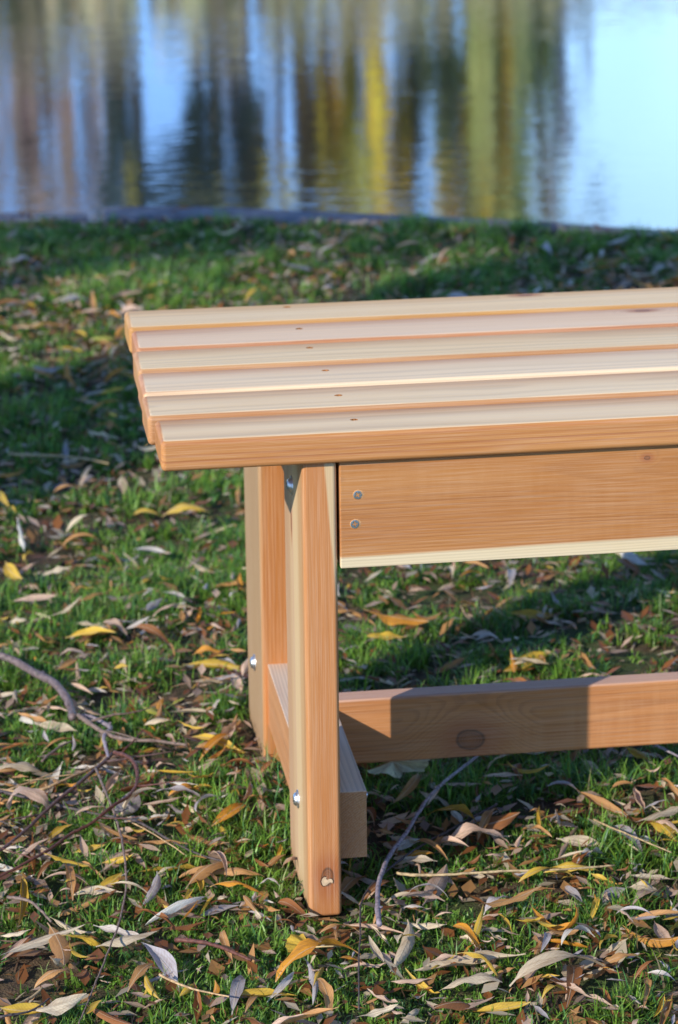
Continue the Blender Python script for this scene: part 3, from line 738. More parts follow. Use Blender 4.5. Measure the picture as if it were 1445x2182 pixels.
# ------------------------------------------------------------------ grass
LEGS = [(LX - 3, LX + LW + 3, YF, YF + LD), (LX - 3, LX + LW + 3, YB, YB + LD), (RX - 3, RX + LW + 3, YF, YF + LD), (RX - 3, RX + LW + 3, YB, YB + LD)]
def in_leg(x, y, pad=1.0):
    m = np.zeros(len(x), bool)
    for a, b, c, d in LEGS: m |= (x > (a - pad) * S) & (x < (b + pad) * S) & (y > (c - pad) * S) & (y < (d + pad) * S)
    return m
def xl(y): return -0.19 + (y + 0.2) * 0.033
def xr(y): return 0.39 + (y + 0.2) * 0.235
_p2 = rng.uniform(0, 6.28, 30); _k2 = rng.normal(0, 1, (30, 2)) * np.repeat([9, 24, 60], 10)[:, None]
def field(x, y, s=0):
    z = np.zeros_like(x)
    for i in range(30): z = z + np.sin(_k2[i, 0] * (x + s) + _k2[i, 1] * (y - s) + _p2[i]) * (1.0, .8, .6)[i // 10]
    return z / 4.2
N = NT('grass_blades'); a = N.attr('Col').outputs['Color']
d = N.bsdf(a, 0.42, None, spec=0.45); t = N.node('ShaderNodeBsdfTranslucent'); N.put(t.inputs[0], a)
mx = N.node('ShaderNodeMixShader'); mx.inputs[0].default_value = 0.38
N.t.links.new(d, mx.inputs[1]); N.t.links.new(t.outputs[0], mx.inputs[2])
M_grass = N.done(mx.outputs[0])

def blades(name, x, y, length, width, lean, colr, nseg=3, base_dark=0.6):
    n = len(x); z = lawn_height(x, y) - 0.001
    az = rng.uniform(0, 2 * np.pi, n); dirx, diry = np.cos(az), np.sin(az)
    tw = az + np.pi / 2 + rng.normal(0, .5, n); sx, sy = np.cos(tw), np.sin(tw)
    V = np.zeros((n, 2 * nseg + 1, 3)); Cc = np.ones((n, 2 * nseg + 1, 4))
    px, py, pz = x.copy(), y.copy(), z.copy(); ang = np.pi / 2 - lean * rng.uniform(.15, .5, n)
    curl = lean * rng.uniform(.5, 1.3, n)
    for k in range(nseg + 1):
        w = width / 2 * (1 - (k / nseg) ** 1.6) if k < nseg else 0
        if k < nseg:
            V[:, 2 * k, 0] = px - sx * w; V[:, 2 * k, 1] = py - sy * w; V[:, 2 * k, 2] = pz
            V[:, 2 * k + 1, 0] = px + sx * w; V[:, 2 * k + 1, 1] = py + sy * w; V[:, 2 * k + 1, 2] = pz
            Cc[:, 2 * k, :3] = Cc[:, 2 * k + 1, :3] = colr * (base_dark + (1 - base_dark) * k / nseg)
        else:
            V[:, 2 * k, 0] = px; V[:, 2 * k, 1] = py; V[:, 2 * k, 2] = pz; Cc[:, 2 * k, :3] = colr
        st = length / nseg
        px = px + dirx * np.cos(ang) * st; py = py + diry * np.cos(ang) * st; pz = np.maximum(pz + np.sin(ang) * st, z + 0.0015)
        ang = ang - curl / nseg * 1.6
    b = (np.arange(n) * (2 * nseg + 1))[:, None]
    quads = np.concatenate([b + np.array([[2 * k, 2 * k + 1, 2 * k + 3, 2 * k + 2]]) for k in range(nseg - 1)], 1).reshape(-1)
    tris = (b + np.array([[2 * nseg - 2, 2 * nseg - 1, 2 * nseg]])).reshape(-1)
    ff = np.concatenate([quads, tris]); fs = np.concatenate([np.full(n * (nseg - 1), 4), np.full(n, 3)])
    o = np_mesh(name, V.reshape(-1, 3), ff, fs, M_grass, None, {'Col': ('FLOAT_COLOR', Cc.reshape(-1, 4))})
    return o

def scatter(n, y0, y1, margin, inside=True):
    y = rng.uniform(y0, y1, n); lo, hi = xl(y) - margin, xr(y) + margin
    wmax = (xr(y1) - xl(y1)) + 2 * margin
    keep = rng.random(n) < (hi - lo) / wmax; y = y[keep]; lo, hi = lo[keep], hi[keep]
    x = lo + rng.random(len(y)) * (hi - lo)
    k = (y < bank_y(x) - 0.014) & ~in_leg(x, y) & ~((x > .118) & (x < .155) & (y > .004) & (y < YF * S)); return x[k], y[k]

GREENS = 2.2 * np.array([[0.098, 0.178, 0.020], [0.070, 0.145, 0.022], [0.120, 0.22, 0.028], [0.045, 0.125, 0.032], [0.13, 0.23, 0.035], [0.17, 0.20, 0.06]])
def make_grass(name, ntuft, per, y0, y1, margin, L, Wd, lab):
    x, y = scatter(ntuft, y0, y1, margin)
    f = field(x, y); k = rng.random(len(x)) < np.clip((0.66 if y0 < 1 else 0.8) + f * 1.15, 0.05, 1); x, y = x[k], y[k]
    cnt = rng.integers(max(1, per - 3), per + 4, len(x))
    hv = np.repeat(1 + 0.5 * field(x, y, 5.0), cnt)
    pc = np.repeat(rng.choice(len(GREENS), len(x), p=[.3, .22, .2, .16, .09, .03]), cnt)
    X_ = np.repeat(x, cnt) + rng.normal(0, .0045, cnt.sum()); Y_ = np.repeat(y, cnt) + rng.normal(0, .0045, cnt.sum())
    k = ~in_leg(X_, Y_); X_, Y_, hv, pc = X_[k], Y_[k], hv[k], pc[k]; n = len(X_)
    ln = L * rng.uniform(.45, 1.25, n) * hv.clip(.5, 1.6); wd = Wd * rng.uniform(.6, 1.3, n)
    cc = GREENS[pc] * (1 + rng.normal(0, .16, (n, 1))).clip(.5, 1.6) * (1 + rng.normal(0, .05, (n, 3)))
    dead = rng.random(n) < 0.05; cc[dead] = np.array([.34, .27, .14]) * rng.uniform(.6, 1.1, (dead.sum(), 1))
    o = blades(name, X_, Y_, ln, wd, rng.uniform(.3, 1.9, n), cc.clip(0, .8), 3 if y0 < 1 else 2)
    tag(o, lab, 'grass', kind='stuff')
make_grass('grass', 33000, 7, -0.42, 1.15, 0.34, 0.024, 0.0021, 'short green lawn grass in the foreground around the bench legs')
make_grass('grass', 41000, 6, 1.15, 3.1, 0.40, 0.024, 0.0030, 'green lawn grass behind the bench up to the stone edging')
# sparser turf outside the picture
x = rng.uniform(-2.4, 3.2, 90000); y = rng.uniform(-1.1, 3.6, 90000); k = (y < bank_y(x) - .01) & ((x < xl(y) - .33) | (x > xr(y) + .33) | (y < -.4)) & ~in_leg(x, y); x, y = x[k], y[k]
n = len(x); xx = np.repeat(x, 3) + rng.normal(0, .006, 3 * n); yy = np.repeat(y, 3) + rng.normal(0, .006, 3 * n)
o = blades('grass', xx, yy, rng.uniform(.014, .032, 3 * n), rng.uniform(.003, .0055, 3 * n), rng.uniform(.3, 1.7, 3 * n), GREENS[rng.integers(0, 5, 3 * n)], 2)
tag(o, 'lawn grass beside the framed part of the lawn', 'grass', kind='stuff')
# dead thatch lying between the blades
x, y = scatter(20000, -0.42, 3.1, 0.34); n = len(x)
TH = np.array([[.36, .27, .16], [.22, .13, .07], [.14, .09, .06], [.45, .36, .25], [.30, .17, .08]])
o = blades('dry_thatch', x, y, rng.uniform(.008, .035, n), rng.uniform(.0008, .003, n), np.full(n, 2.9), TH[rng.integers(0, 5, n)] * rng.uniform(.6, 1.1, (n, 1)), 2, 1.0)
tag(o, 'dead grass and broken bits of leaf matted between the green blades', 'thatch', kind='stuff')

# ------------------------------------------------------------------ fallen leaves
LEAFCOL = dict(cream=(0.76, 0.62, 0.42), white=(0.84, 0.75, 0.65), grey=(0.50, 0.46, 0.46), pink=(0.72, 0.50, 0.36), tan=(0.60, 0.31, 0.11), brown=(0.34, 0.13, 0.04),
               orange=(0.72, 0.31, 0.03), yellow=(0.76, 0.50, 0.06), green=(0.34, 0.36, 0.05))
def leaf_mat(name, color=None):
    N = NT(name)
    lc = N.attr('lc').outputs['Vector']; X = N.sep(lc)
    oi = N.node('ShaderNodeObjectInfo').outputs['Random']
    if color is None: base = N.attr('Col').outputs['Color']; sh = 0.0
    else:
        base = N.mix(oi, tuple(k * .78 for k in color), tuple(min(.9, k * 1.18) for k in color)); sh = N.mul(oi, 37.0)
    v = N.xyz(N.add(N.mul(X[0], 3.0), sh), N.mul(X[1], 22.0), X[2])
    n1 = N.noise(v, 1.0, 3, .6); n2 = N.noise(N.xyz(N.add(N.mul(X[0], 26.0), sh), N.mul(X[1], 60.0), X[2]), 1.0, 3, .7)
    c = N.mix(N.mul(N.smooth(n1, .4, .7), .45), base, (0.20, 0.10, 0.045))
    c = N.mix(N.mul(N.smooth(n2, .66, .74), .7), c, (0.07, 0.045, 0.03))
    rib = N.smooth(N.math('ABSOLUTE', X[1]), 0.0, .011, 1.0, 0.0)
    c = N.mix(N.mul(rib, .55), c, (0.72, 0.60, 0.42))
    vein = N.smooth(N.math('SINE', N.mul(N.sub(N.mul(X[0], 1.0), N.mul(N.math('ABSOLUTE', X[1]), 1.3)), 95.0)), .6, 1.0)
    c = N.mix(N.mul(vein, .16), c, (0.25, 0.15, 0.08))
    nb = N.bump(N.add(N.mul(rib, 1.0), N.add(N.mul(vein, .3), n2)), .5, .0006)
    d = N.bsdf(c, 0.55, nb, spec=0.35); t = N.node('ShaderNodeBsdfTranslucent'); N.put(t.inputs[0], c); N.put(t.inputs['Normal'], nb)
    mx = N.node('ShaderNodeMixShader'); mx.inputs[0].default_value = 0.25
    N.t.links.new(d, mx.inputs[1]); N.t.links.new(t.outputs[0], mx.inputs[2])
    return N.done(mx.outputs[0])
M_leaf = {k: leaf_mat('fallen_leaf_' + k, v) for k, v in LEAFCOL.items()}
M_leafstuff = leaf_mat('fallen_leaves_mixed')

def leaf_shape(wr, bend, twist, fold, wave, seed, n=12, stem=0.10, skew=0.0):
    """unit-length lanceolate blade along x, width ratio wr; returns verts, quad faces, flat coords"""
    r = random.Random(seed); P = []; LCs = []
    ang = 0.0; pos = np.array([-0.5, 0.0, 0.0]); heads = []
    bl = r.uniform(.6, 1.6)
    for i in range(n + 1):
        t = i / n; a = -bend * ((t - .5) if bl < 1 else (t ** 1.5 - .4))
        heads.append((t, a))
    path = [np.array([0., 0., 0.])]
    for i in range(n): 
        a = (heads[i][1] + heads[i + 1][1]) / 2; sidea = skew * (i / n - .5)
        path.append(path[-1] + np.array([math.cos(a) * math.cos(sidea), math.cos(a) * math.sin(sidea), math.sin(a)]) / n)
    cen = (path[0] + path[-1]) / 2
    ph = r.uniform(0, 6.28)
    for i in range(n + 1):
        t = i / n
        if t < stem: w = 0.010
        else:
            q = (t - stem) / (1 - stem); w = wr * .5 * (math.sin(math.pi * min(1, q ** .82)) ** .85) * (1 + .0 * q)
            if q < 1e-6: w = .010
            w = max(w, 0.004)
        a = heads[i][1]; T = np.array([math.cos(a), 0, math.sin(a)]); Nn = np.array([-math.sin(a), 0, math.cos(a)])
        tw = twist * (t - .5); Sd = np.array([0, 1, 0]) * math.cos(tw) + Nn * math.sin(tw); Nn2 = Nn * math.cos(tw) - np.array([0, 1, 0]) * math.sin(tw)
        for s_, sv in ((-1, -1), (-.5, -.5), (0, 0), (.5, .5), (1, 1)):
            fo = fold * abs(s_) ** 1.3; wv = wave * math.sin(t * 15 + ph + s_) * abs(s_)
            p = path[i] - cen + Sd * (w * s_ * math.cos(fo * .8)) + Nn2 * (w * abs(s_) * math.sin(fo) + wv * w)
            P.append(p); LCs.append((t, w * s_, 0.0))
    F = []
    for i in range(n):
        for k in range(4): F.append((i * 5 + k, (i + 1) * 5 + k, (i + 1) * 5 + k + 1, i * 5 + k + 1))
    P = np.array(P); P[:, 2] -= P[:, 2].min()
    return P, np.array(F), np.array(LCs)

VAR = []
for i in range(34):
    arch = i % 3
    b = (rnd.uniform(-.5, .6), rnd.uniform(1.0, 2.3), rnd.uniform(-1.6, -.5))[arch]
    if i in (31, 32, 33): b = (4.6, 3.8, -3.6)[i - 31]
    a_ = (rnd.uniform(.15, .25), b, rnd.choice([-1, 1]) * rnd.uniform(.1, 1.5), rnd.choice([-1, 1]) * rnd.uniform(.1, .9), rnd.uniform(0, .45), i); sk_ = rnd.uniform(-.7, .7)
    VAR.append((leaf_shape(*a_, skew=sk_), leaf_shape(*a_, n=7, skew=sk_)))
BYCURL = {0: [i for i in range(31) if i % 3 == 0], 1: [i for i in range(31) if i % 3 == 1], 2: [31, 32, 33], 3: [i for i in range(31) if i % 3 == 2]}
def variant_me(i):
    (P, F, LC), _ = VAR[i]
    me = bpy.data.meshes.new('fallen_leaf'); me.from_pydata(P.tolist(), [], F.tolist())
    a = me.attributes.new('lc', 'FLOAT_VECTOR', 'POINT'); a.data.foreach_set('vector', LC.astype(np.float32).ravel())
    me.materials.append(M_leaf['cream'])
    for p in me.polygons: p.use_smooth = True
    return me
VME = [variant_me(i) for i in range(len(VAR))]

def place_leaf(center, direction, L, width, colr, vi, roll, label=None, group=None):
    o = bpy.data.objects.new('fallen_leaf', VME[vi])
    x = Vector(direction).normalized(); z = Vector((0, 0, 1)); z = (z - x * z.dot(x)).normalized(); y = z.cross(x)
    R = Matrix((x, y, z)).transposed() @ Matrix.Rotation(roll, 3, 'X')
    ws = (width / L) / 0.20
    M = Matrix.Translation(Vector(center)) @ R.to_4x4() @ Matrix.Diagonal((L, L * min(max(ws, .4), 1.45), L, 1))
    o.matrix_world = M
    o.material_slots[0].link = 'OBJECT'; o.material_slots[0].material = M_leaf[colr]
    link(o); tag(o, label, 'leaf', group); return o

HEROES = [
    (-0.14, 0.0066, 0.01, -0.1318, 0.1071, 0.016, 0.0114, 'yellow', 0, 'standing upright at the left edge'),
    (-0.1571, -0.0535, 0.01, -0.081, -0.0176, 0.016, 0.0057, 'cream', 0, 'long and narrow like a blade, low at the left edge'),
    (-0.0254, -0.0444, 0.01, -0.0737, -0.014, 0.016, 0.0097, 'white', 0, 'crossing over another in the lower left grass'),
    (-0.0736, -0.0487, 0.01, -0.0172, -0.0375, 0.016, 0.0129, 'cream', 0, 'greenish, beneath a whiter one in the lower left grass'),
    (-0.0074, -0.1345, 0.01, -0.0351, -0.0562, 0.016, 0.0156, 'grey', 0, 'broad and bluish grey in the lower left grass'),
    (-0.0252, -0.1578, 0.01, -0.0352, -0.111, 0.016, 0.0091, 'yellow', 0, 'hanging beside the broad blue-grey leaf'),
    (-0.0509, -0.1319, 0.01, -0.0284, -0.1004, 0.016, 0.0101, 'tan', 1, 'curled against the broad blue-grey leaf'),
    (-0.104, -0.0849, 0.01, -0.1131, -0.0104, 0.016, 0.0145, 'tan', 0, 'broad and mottled near the lower left corner'),
    (-0.1293, -0.1147, 0.01, -0.0983, -0.0962, 0.016, 0.017, 'tan', 1, 'on top of the thick yellowish stalk at lower left'),
    (-0.1371, -0.161, 0.01, -0.0873, -0.1483, 0.016, 0.0135, 'cream', 0, 'pale greenish beside the dark twig in the bottom left corner'),
    (-0.1156, -0.1603, 0.01, -0.1601, -0.1589, 0.016, 0.0125, 'yellow', 0, 'in the very bottom left corner'),
    (-0.0916, -0.1718, 0.01, -0.0753, -0.1581, 0.016, 0.0057, 'yellow', 0, 'small by the thin twig at the bottom edge'),
    (-0.0288, 0.0303, 0.01, -0.008, 0.0918, 0.016, 0.0138, 'grey', 0, 'tapering downward right of the thin upright twig'),
    (-0.0253, -0.0064, 0.01, 0.0301, 0.0256, 0.016, 0.0064, 'white', 1, 'ribbon-thin left of the front leg'),
    (-0.1557, -0.008, 0.01, -0.1281, -0.0127, 0.016, 0.0144, 'cream', 0, 'flat at the left edge above the long narrow one'),
    (-0.0879, 0.0649, 0.01, -0.0431, 0.0516, 0.016, 0.0102, 'cream', 0, 'yellowish beside the short grey twig at left'),
    (-0.0683, 0.0718, 0.01, -0.0409, 0.0952, 0.016, 0.009, 'yellow', 0, 'rising over the paler one beside the grey twig'),
    (-0.0714, 0.0774, 0.01, -0.112, 0.0884, 0.016, 0.0102, 'pink', 1, 'buff and rolled below the red-brown twig'),
    (0.0981, -0.1864, 0.01, 0.1023, -0.1082, 0.016, 0.0111, 'grey', 0, 'pale and ragged hanging below the front leg'),
    (0.0745, -0.1364, 0.01, 0.1489, -0.1094, 0.016, 0.0138, 'orange', 1, 'long and golden in front of the front leg'),
    (0.0886, -0.1676, 0.01, 0.0315, -0.1659, 0.016, 0.0082, 'yellow', 0, 'spotted below the long golden leaf'),
    (0.031, -0.1883, 0.01, 0.0452, -0.1375, 0.016, 0.0119, 'grey', 1, 'crumpled at the bottom edge left of the golden leaf'),
    (0.076, -0.0066, 0.01, 0.0639, 0.024, 0.016, 0.007, 'tan', 1, 'small and folded left of the front leg foot'),
    (0.0266, 0.0481, 0.01, 0.0295, 0.0908, 0.016, 0.0079, 'yellow', 0, 'short and upright left of the front leg'),
    (0.0164, 0.0629, 0.01, 0.0608, 0.0961, 0.016, 0.0117, 'tan', 1, 'brushing the short upright yellow one'),
    (0.0819, 0.034, 0.01, 0.0374, 0.0484, 0.016, 0.0081, 'orange', 1, 'stretched toward the front leg foot'),
    (-0.0333, -0.1452, 0.01, -0.0519, -0.148, 0.016, 0.0094, 'pink', 0, 'small and flat under the yellow hanging one'),
    (0.1704, -0.1369, 0.01, 0.2026, -0.0478, 0.016, 0.0185, 'cream', 0, 'large and standing up right of the front leg'),
    (0.1909, -0.1402, 0.01, 0.2897, -0.1351, 0.016, 0.0147, 'cream', 0, 'longest pale one at the bottom centre'),
    (0.2579, -0.1777, 0.01, 0.2332, -0.1241, 0.016, 0.0081, 'yellow', 1, 'arching over the longest pale leaf'),
    (0.2076, -0.1783, 0.01, 0.2592, -0.1812, 0.016, 0.0126, 'cream', 1, 'just below the longest pale leaf'),
    (0.2701, -0.1771, 0.01, 0.3517, -0.1741, 0.016, 0.0152, 'cream', 1, 'long and greenish at the bottom right'),
    (0.2225, -0.2177, 0.01, 0.2778, -0.2189, 0.016, 0.0087, 'yellow', 0, 'slender at the bottom edge right of centre'),
    (0.2893, -0.2403, 0.01, 0.2781, -0.2232, 0.016, 0.0158, 'grey', 0, 'lilac at the bottom edge right of centre'),
    (0.1311, -0.126, 0.01, 0.1623, -0.1343, 0.016, 0.0154, 'pink', 0, 'flat below the foot of the front leg'),
    (0.1693, -0.1545, 0.01, 0.2034, -0.1677, 0.016, 0.0153, 'pink', 0, 'under the large standing cream leaf'),
    (0.1489, -0.109, 0.01, 0.1312, -0.1111, 0.016, 0.0096, 'orange', 0, 'short and bright below the foot of the front leg'),
    (0.272, -0.0368, 0.01, 0.3014, -0.0231, 0.016, 0.0102, 'grey', 1, 'lilac above the orange ring-shaped leaf'),
    (0.3645, -0.0422, 0.01, 0.4071, -0.0205, 0.016, 0.0168, 'grey', 0, 'greenish under the pile at the right'),
    (0.4542, -0.0001, 0.01, 0.4136, 0.0037, 0.016, 0.0136, 'cream', 0, 'topmost of the pile at the right edge'),
    (0.4322, -0.0366, 0.01, 0.4066, -0.0225, 0.016, 0.0132, 'cream', 1, 'lowest curled one in the pile at the right edge'),
    (0.423, -0.1308, 0.01, 0.4134, -0.0872, 0.016, 0.0112, 'pink', 0, 'drooping at the right edge below the pile'),
    (0.2188, -0.0134, 0.01, 0.2526, 0.0591, 0.016, 0.0152, 'pink', 0, 'hanging down beside the thick forked twig'),
    (0.2088, 0.0776, 0.01, 0.2458, 0.0707, 0.016, 0.0193, 'cream', 1, 'curled into a cup right of the sawn brace end'),
    (0.2193, 0.0884, 0.01, 0.2476, 0.0862, 0.016, 0.0096, 'orange', 1, 'golden rolled on top of the cup-shaped one'),
    (0.2594, 0.1116, 0.01, 0.3205, 0.0977, 0.016, 0.0182, 'pink', 1, 'long and wavy right of the cup-shaped one'),
    (0.4108, 0.0812, 0.01, 0.3654, 0.0989, 0.016, 0.0125, 'cream', 0, 'yellow-edged in the sun at the right'),
    (0.3138, -0.082, 0.01, 0.3404, -0.0942, 0.016, 0.0105, 'orange', 2, 'rolled into a ring at lower right'),
    (0.2539, -0.1234, 0.01, 0.2382, -0.0727, 0.016, 0.008, 'orange', 1, 'twisted down toward the longest pale leaf'),
    (0.3941, -0.1159, 0.01, 0.3815, -0.0943, 0.016, 0.012, 'pink', 0, 'small and pointed at the lower right'),
    (0.2575, -0.1582, 0.01, 0.2775, -0.1557, 0.016, 0.0112, 'tan', 0, 'blunt beside the tip of the longest pale leaf'),
    (0.3661, -0.2427, 0.01, 0.379, -0.1963, 0.016, 0.0041, 'tan', 1, 'thin and upright in the bottom right corner'),
    (0.3741, -0.2507, 0.01, 0.3908, -0.2226, 0.016, 0.0059, 'yellow', 0, 'small and upright in the bottom right corner'),
    (0.1905, 0.0012, 0.01, 0.2199, -0.0067, 0.016, 0.0074, 'cream', 1, 'narrow beside the foot of the forked twig'),
    (0.4078, -0.1756, 0.01, 0.4001, -0.1595, 0.016, 0.0084, 'grey', 0, 'small lilac one at the lower right edge'),
    (0.2874, 0.1607, 0.01, 0.2807, 0.1873, 0.016, 0.0169, 'white', 0, 'oval and white in the shade of the stretcher'),
    (0.2872, 0.1474, 0.01, 0.3429, 0.1611, 0.016, 0.02, 'brown', 0, 'large russet one in the shade of the stretcher'),
    (0.4468, 0.2236, 0.01, 0.4673, 0.2177, 0.016, 0.016, 'tan', 1, 'peach coloured and humped in sunlit grass at right'),
    (0.4647, 0.157, 0.01, 0.4666, 0.2107, 0.016, 0.012, 'pink', 0, 'hanging from the peach coloured one at right'),
    (0.4758, 0.0812, 0.01, 0.4541, 0.1225, 0.016, 0.0145, 'yellow', 1, 'bright yellow at the right edge'),
    (0.4565, 0.0757, 0.01, 0.4306, 0.0805, 0.016, 0.0139, 'white', 1, 'arched over the bright yellow one at the right edge'),
    (0.2111, 0.1789, 0.01, 0.2417, 0.1859, 0.016, 0.0098, 'cream', 0, 'small right of the sawn brace end'),
    (0.4996, 0.281, 0.01, 0.4782, 0.3071, 0.016, 0.01, 'yellow', 0, 'half lit under the stretcher at right'),
    (0.447, 0.2557, 0.01, 0.4307, 0.2878, 0.016, 0.0151, 'cream', 0, 'standing in the shade just under the stretcher'),
    (0.3629, 0.2554, 0.01, 0.3613, 0.2835, 0.016, 0.0086, 'brown', 1, 'curled in the shade just under the stretcher'),
    (0.3482, 0.7118, 0.01, 0.2775, 0.7467, 0.016, 0.02, 'orange', 0, 'largest golden one seen between rail and stretcher'),
    (0.3166, 0.6816, 0.01, 0.271, 0.6775, 0.016, 0.0126, 'yellow', 0, 'just below the largest golden one'),
    (0.4962, 0.7258, 0.01, 0.4393, 0.7267, 0.016, 0.0145, 'yellow', 0, 'flat yellow one midway between rail and stretcher'),
    (0.4021, 0.5555, 0.01, 0.4685, 0.5939, 0.016, 0.02, 'yellow', 0, 'broad and bright resting behind the stretcher'),
    (0.4174, 0.649, 0.01, 0.3838, 0.6535, 0.016, 0.0091, 'white', 1, 'thin white one midway between rail and stretcher'),
    (0.3292, 0.5651, 0.01, 0.3718, 0.5956, 0.016, 0.0109, 'tan', 0, 'slender tan one behind the stretcher'),
    (0.6255, 0.8495, 0.01, 0.605, 0.8965, 0.016, 0.0142, 'brown', 0, 'russet just under the rail at right'),
    (0.6397, 0.8731, 0.01, 0.6125, 0.922, 0.016, 0.0145, 'white', 0, 'white beside the russet one under the rail'),
    (0.4745, 0.8029, 0.01, 0.5074, 0.7932, 0.016, 0.0148, 'yellow', 0, 'dull yellow below the middle of the rail'),
    (-0.0613, 0.4615, 0.01, -0.1048, 0.4748, 0.016, 0.0154, 'cream', 0, 'long cream one touching the bent grey branch'),
    (-0.1318, 0.2564, 0.01, -0.105, 0.2437, 0.016, 0.0145, 'pink', 2, 'looped over by the left edge between two twigs'),
    (-0.0416, 0.2311, 0.01, -0.0141, 0.284, 0.016, 0.0175, 'grey', 0, 'lilac white one inside the loop of the red-brown twig'),
    (0.0525, 0.2601, 0.01, 0.0157, 0.2557, 0.016, 0.019, 'orange', 1, 'arched russet one left of the lower bolt'),
    (0.0486, 0.187, 0.01, 0.0854, 0.2233, 0.016, 0.016, 'orange', 1, 'golden brown one left of the lower bolt'),
    (0.0651, 0.1688, 0.01, 0.0567, 0.1853, 0.016, 0.0105, 'yellow', 0, 'small yellow tip below the golden brown one'),
    (0.0226, 0.1913, 0.01, 0.0422, 0.2078, 0.016, 0.0079, 'cream', 0, 'thin cream one left of the golden brown one'),
    (-0.1072, 0.1821, 0.01, -0.08, 0.2069, 0.016, 0.0172, 'yellow', 0, 'broad dull yellow one between the two long twigs at left'),
    (-0.0831, 0.1544, 0.01, -0.0513, 0.155, 0.016, 0.0139, 'yellow', 0, 'yellow one under the red-brown twig'),
    (-0.0751, 0.3639, 0.01, -0.0243, 0.3421, 0.016, 0.0075, 'white', 0, 'flat white strip behind the crossing of the twigs'),
    (0.0304, 0.491, 0.01, 0.008, 0.5037, 0.016, 0.0168, 'green', 0, 'small yellow-green oval one in dark grass'),
    (0.0392, 0.5192, 0.01, 0.0561, 0.5228, 0.016, 0.0152, 'green', 0, 'pale green oval one next to the yellow-green oval'),
    (0.009, 0.468, 0.01, 0.0349, 0.4604, 0.016, 0.0186, 'cream', 1, 'plump cream one below the yellow-green oval'),
    (0.1153, 0.5379, 0.01, 0.1119, 0.5862, 0.016, 0.0133, 'pink', 0, 'upright pinkish one left of the back leg'),
    (0.0505, 0.3876, 0.01, 0.0766, 0.4039, 0.016, 0.0174, 'tan', 0, 'tan one left of the foot of the back leg'),
    (0.0443, 0.3353, 0.01, 0.0675, 0.3316, 0.016, 0.0089, 'cream', 0, 'slim pale one below the foot of the back leg'),
    (-0.0709, 0.6787, 0.01, -0.0392, 0.6615, 0.016, 0.0148, 'pink', 1, 'humped pinkish one above the bent grey branch'),
    (-0.0918, 0.4369, 0.01, -0.0955, 0.4575, 0.016, 0.0104, 'grey', 0, 'tiny bluish one under the long cream one'),
    (-0.009, 0.0927, 0.01, 0.0145, 0.0922, 0.016, 0.0081, 'cream', 1, 'slim cream one left of the short upright yellow one'),
    (-0.0563, 0.1068, 0.01, -0.0287, 0.1395, 0.016, 0.0164, 'pink', 0, 'broad buff one leaning on the thin dark twig'),
    (-0.0172, 0.1097, 0.01, -0.0304, 0.1397, 0.016, 0.0146, 'pink', 0, 'broad buff one folded beside its neighbour'),
    (-0.1063, 0.1349, 0.01, -0.1164, 0.1658, 0.016, 0.0116, 'pink', 0, 'buff one below the broad dull yellow one'),
    (-0.0601, 0.094, 0.01, -0.0949, 0.1239, 0.016, 0.0053, 'tan', 1, 'thread-thin tan one arched under the red-brown twig'),
    (-0.0982, 0.9582, 0.01, -0.118, 1.0068, 0.016, 0.02, 'yellow', 0, 'two-toned white and yellow at the left edge'),
    (-0.0592, 0.7461, 0.01, -0.0029, 0.7354, 0.016, 0.0185, 'yellow', 0, 'bright yellow one above the bent grey branch'),
    (-0.1302, 0.8195, 0.01, -0.1184, 0.8118, 0.016, 0.0151, 'yellow', 0, 'cut off by the left edge above the branch'),
    (-0.1201, 0.8035, 0.01, -0.1, 0.7927, 0.016, 0.017, 'cream', 1, 'rounded cream one at the left edge above the branch'),
    (0.0877, 0.8533, 0.01, 0.0582, 0.8644, 0.016, 0.0172, 'white', 0, 'square-ended white one left of the back leg'),
    (0.0352, 0.8086, 0.01, 0.0563, 0.835, 0.016, 0.0141, 'grey', 0, 'olive grey one below the square-ended white one'),
    (0.086, 1.1697, 0.01, 0.1417, 1.1488, 0.016, 0.0189, 'yellow', 1, 'arched yellow one at the edge of the tree shadow'),
    (-0.0757, 0.9664, 0.01, -0.0388, 0.9736, 0.016, 0.0176, 'cream', 0, 'cream one near the left edge below the shadow band'),
    (-0.1176, 0.8773, 0.01, -0.0621, 0.8737, 0.016, 0.0156, 'pink', 0, 'long pinkish one near the left edge'),
    (0.0801, 1.0224, 0.01, 0.0354, 1.0248, 0.016, 0.0127, 'white', 0, 'slim white one left of the back leg, in sun'),
    (0.0447, 2.1003, 0.01, 0.0224, 2.1133, 0.016, 0.02, 'yellow', 0, 'blurred yellow one left of the seat'),
]

CW = dict(cream='cream', white='whitish', grey='grey', pink='pinkish buff', tan='tan', brown='brown', orange='orange', yellow='yellow', green='yellow-green')
hero_xy = []
for (ax, ay, az, bx, by, bz, w, c, curl, ph) in HEROES:
    A = Vector((ax, ay, az)); B = Vector((bx, by, bz)); d = B - A; L = d.length
    if curl == 2: L = max(L * 2.6, .07)
    elif curl == 1: L *= 1.18
    cen = (A + B) / 2; cen.z += 0.004
    h = float(lawn_height(np.array([cen.x]), np.array([cen.y]))[0]); cen.z = max(cen.z, h + 0.012)
    if rnd.random() < .5: d = -d
    noun = 'leaf'
    lead = '' if ph.split()[0] in ('cream',) else CW[c] + ' '
    place_leaf(cen, d, L, w, c, rnd.choice(BYCURL[curl]), rnd.uniform(-.35, .35) + (0.5 if d.x > 0 else -0.5) * (0.5 if curl == 0 else 0.2), label=(lead + 'fallen willow leaf, ' + ph))
    hero_xy.append((cen.x, cen.y))
hero_xy = np.array(hero_xy)

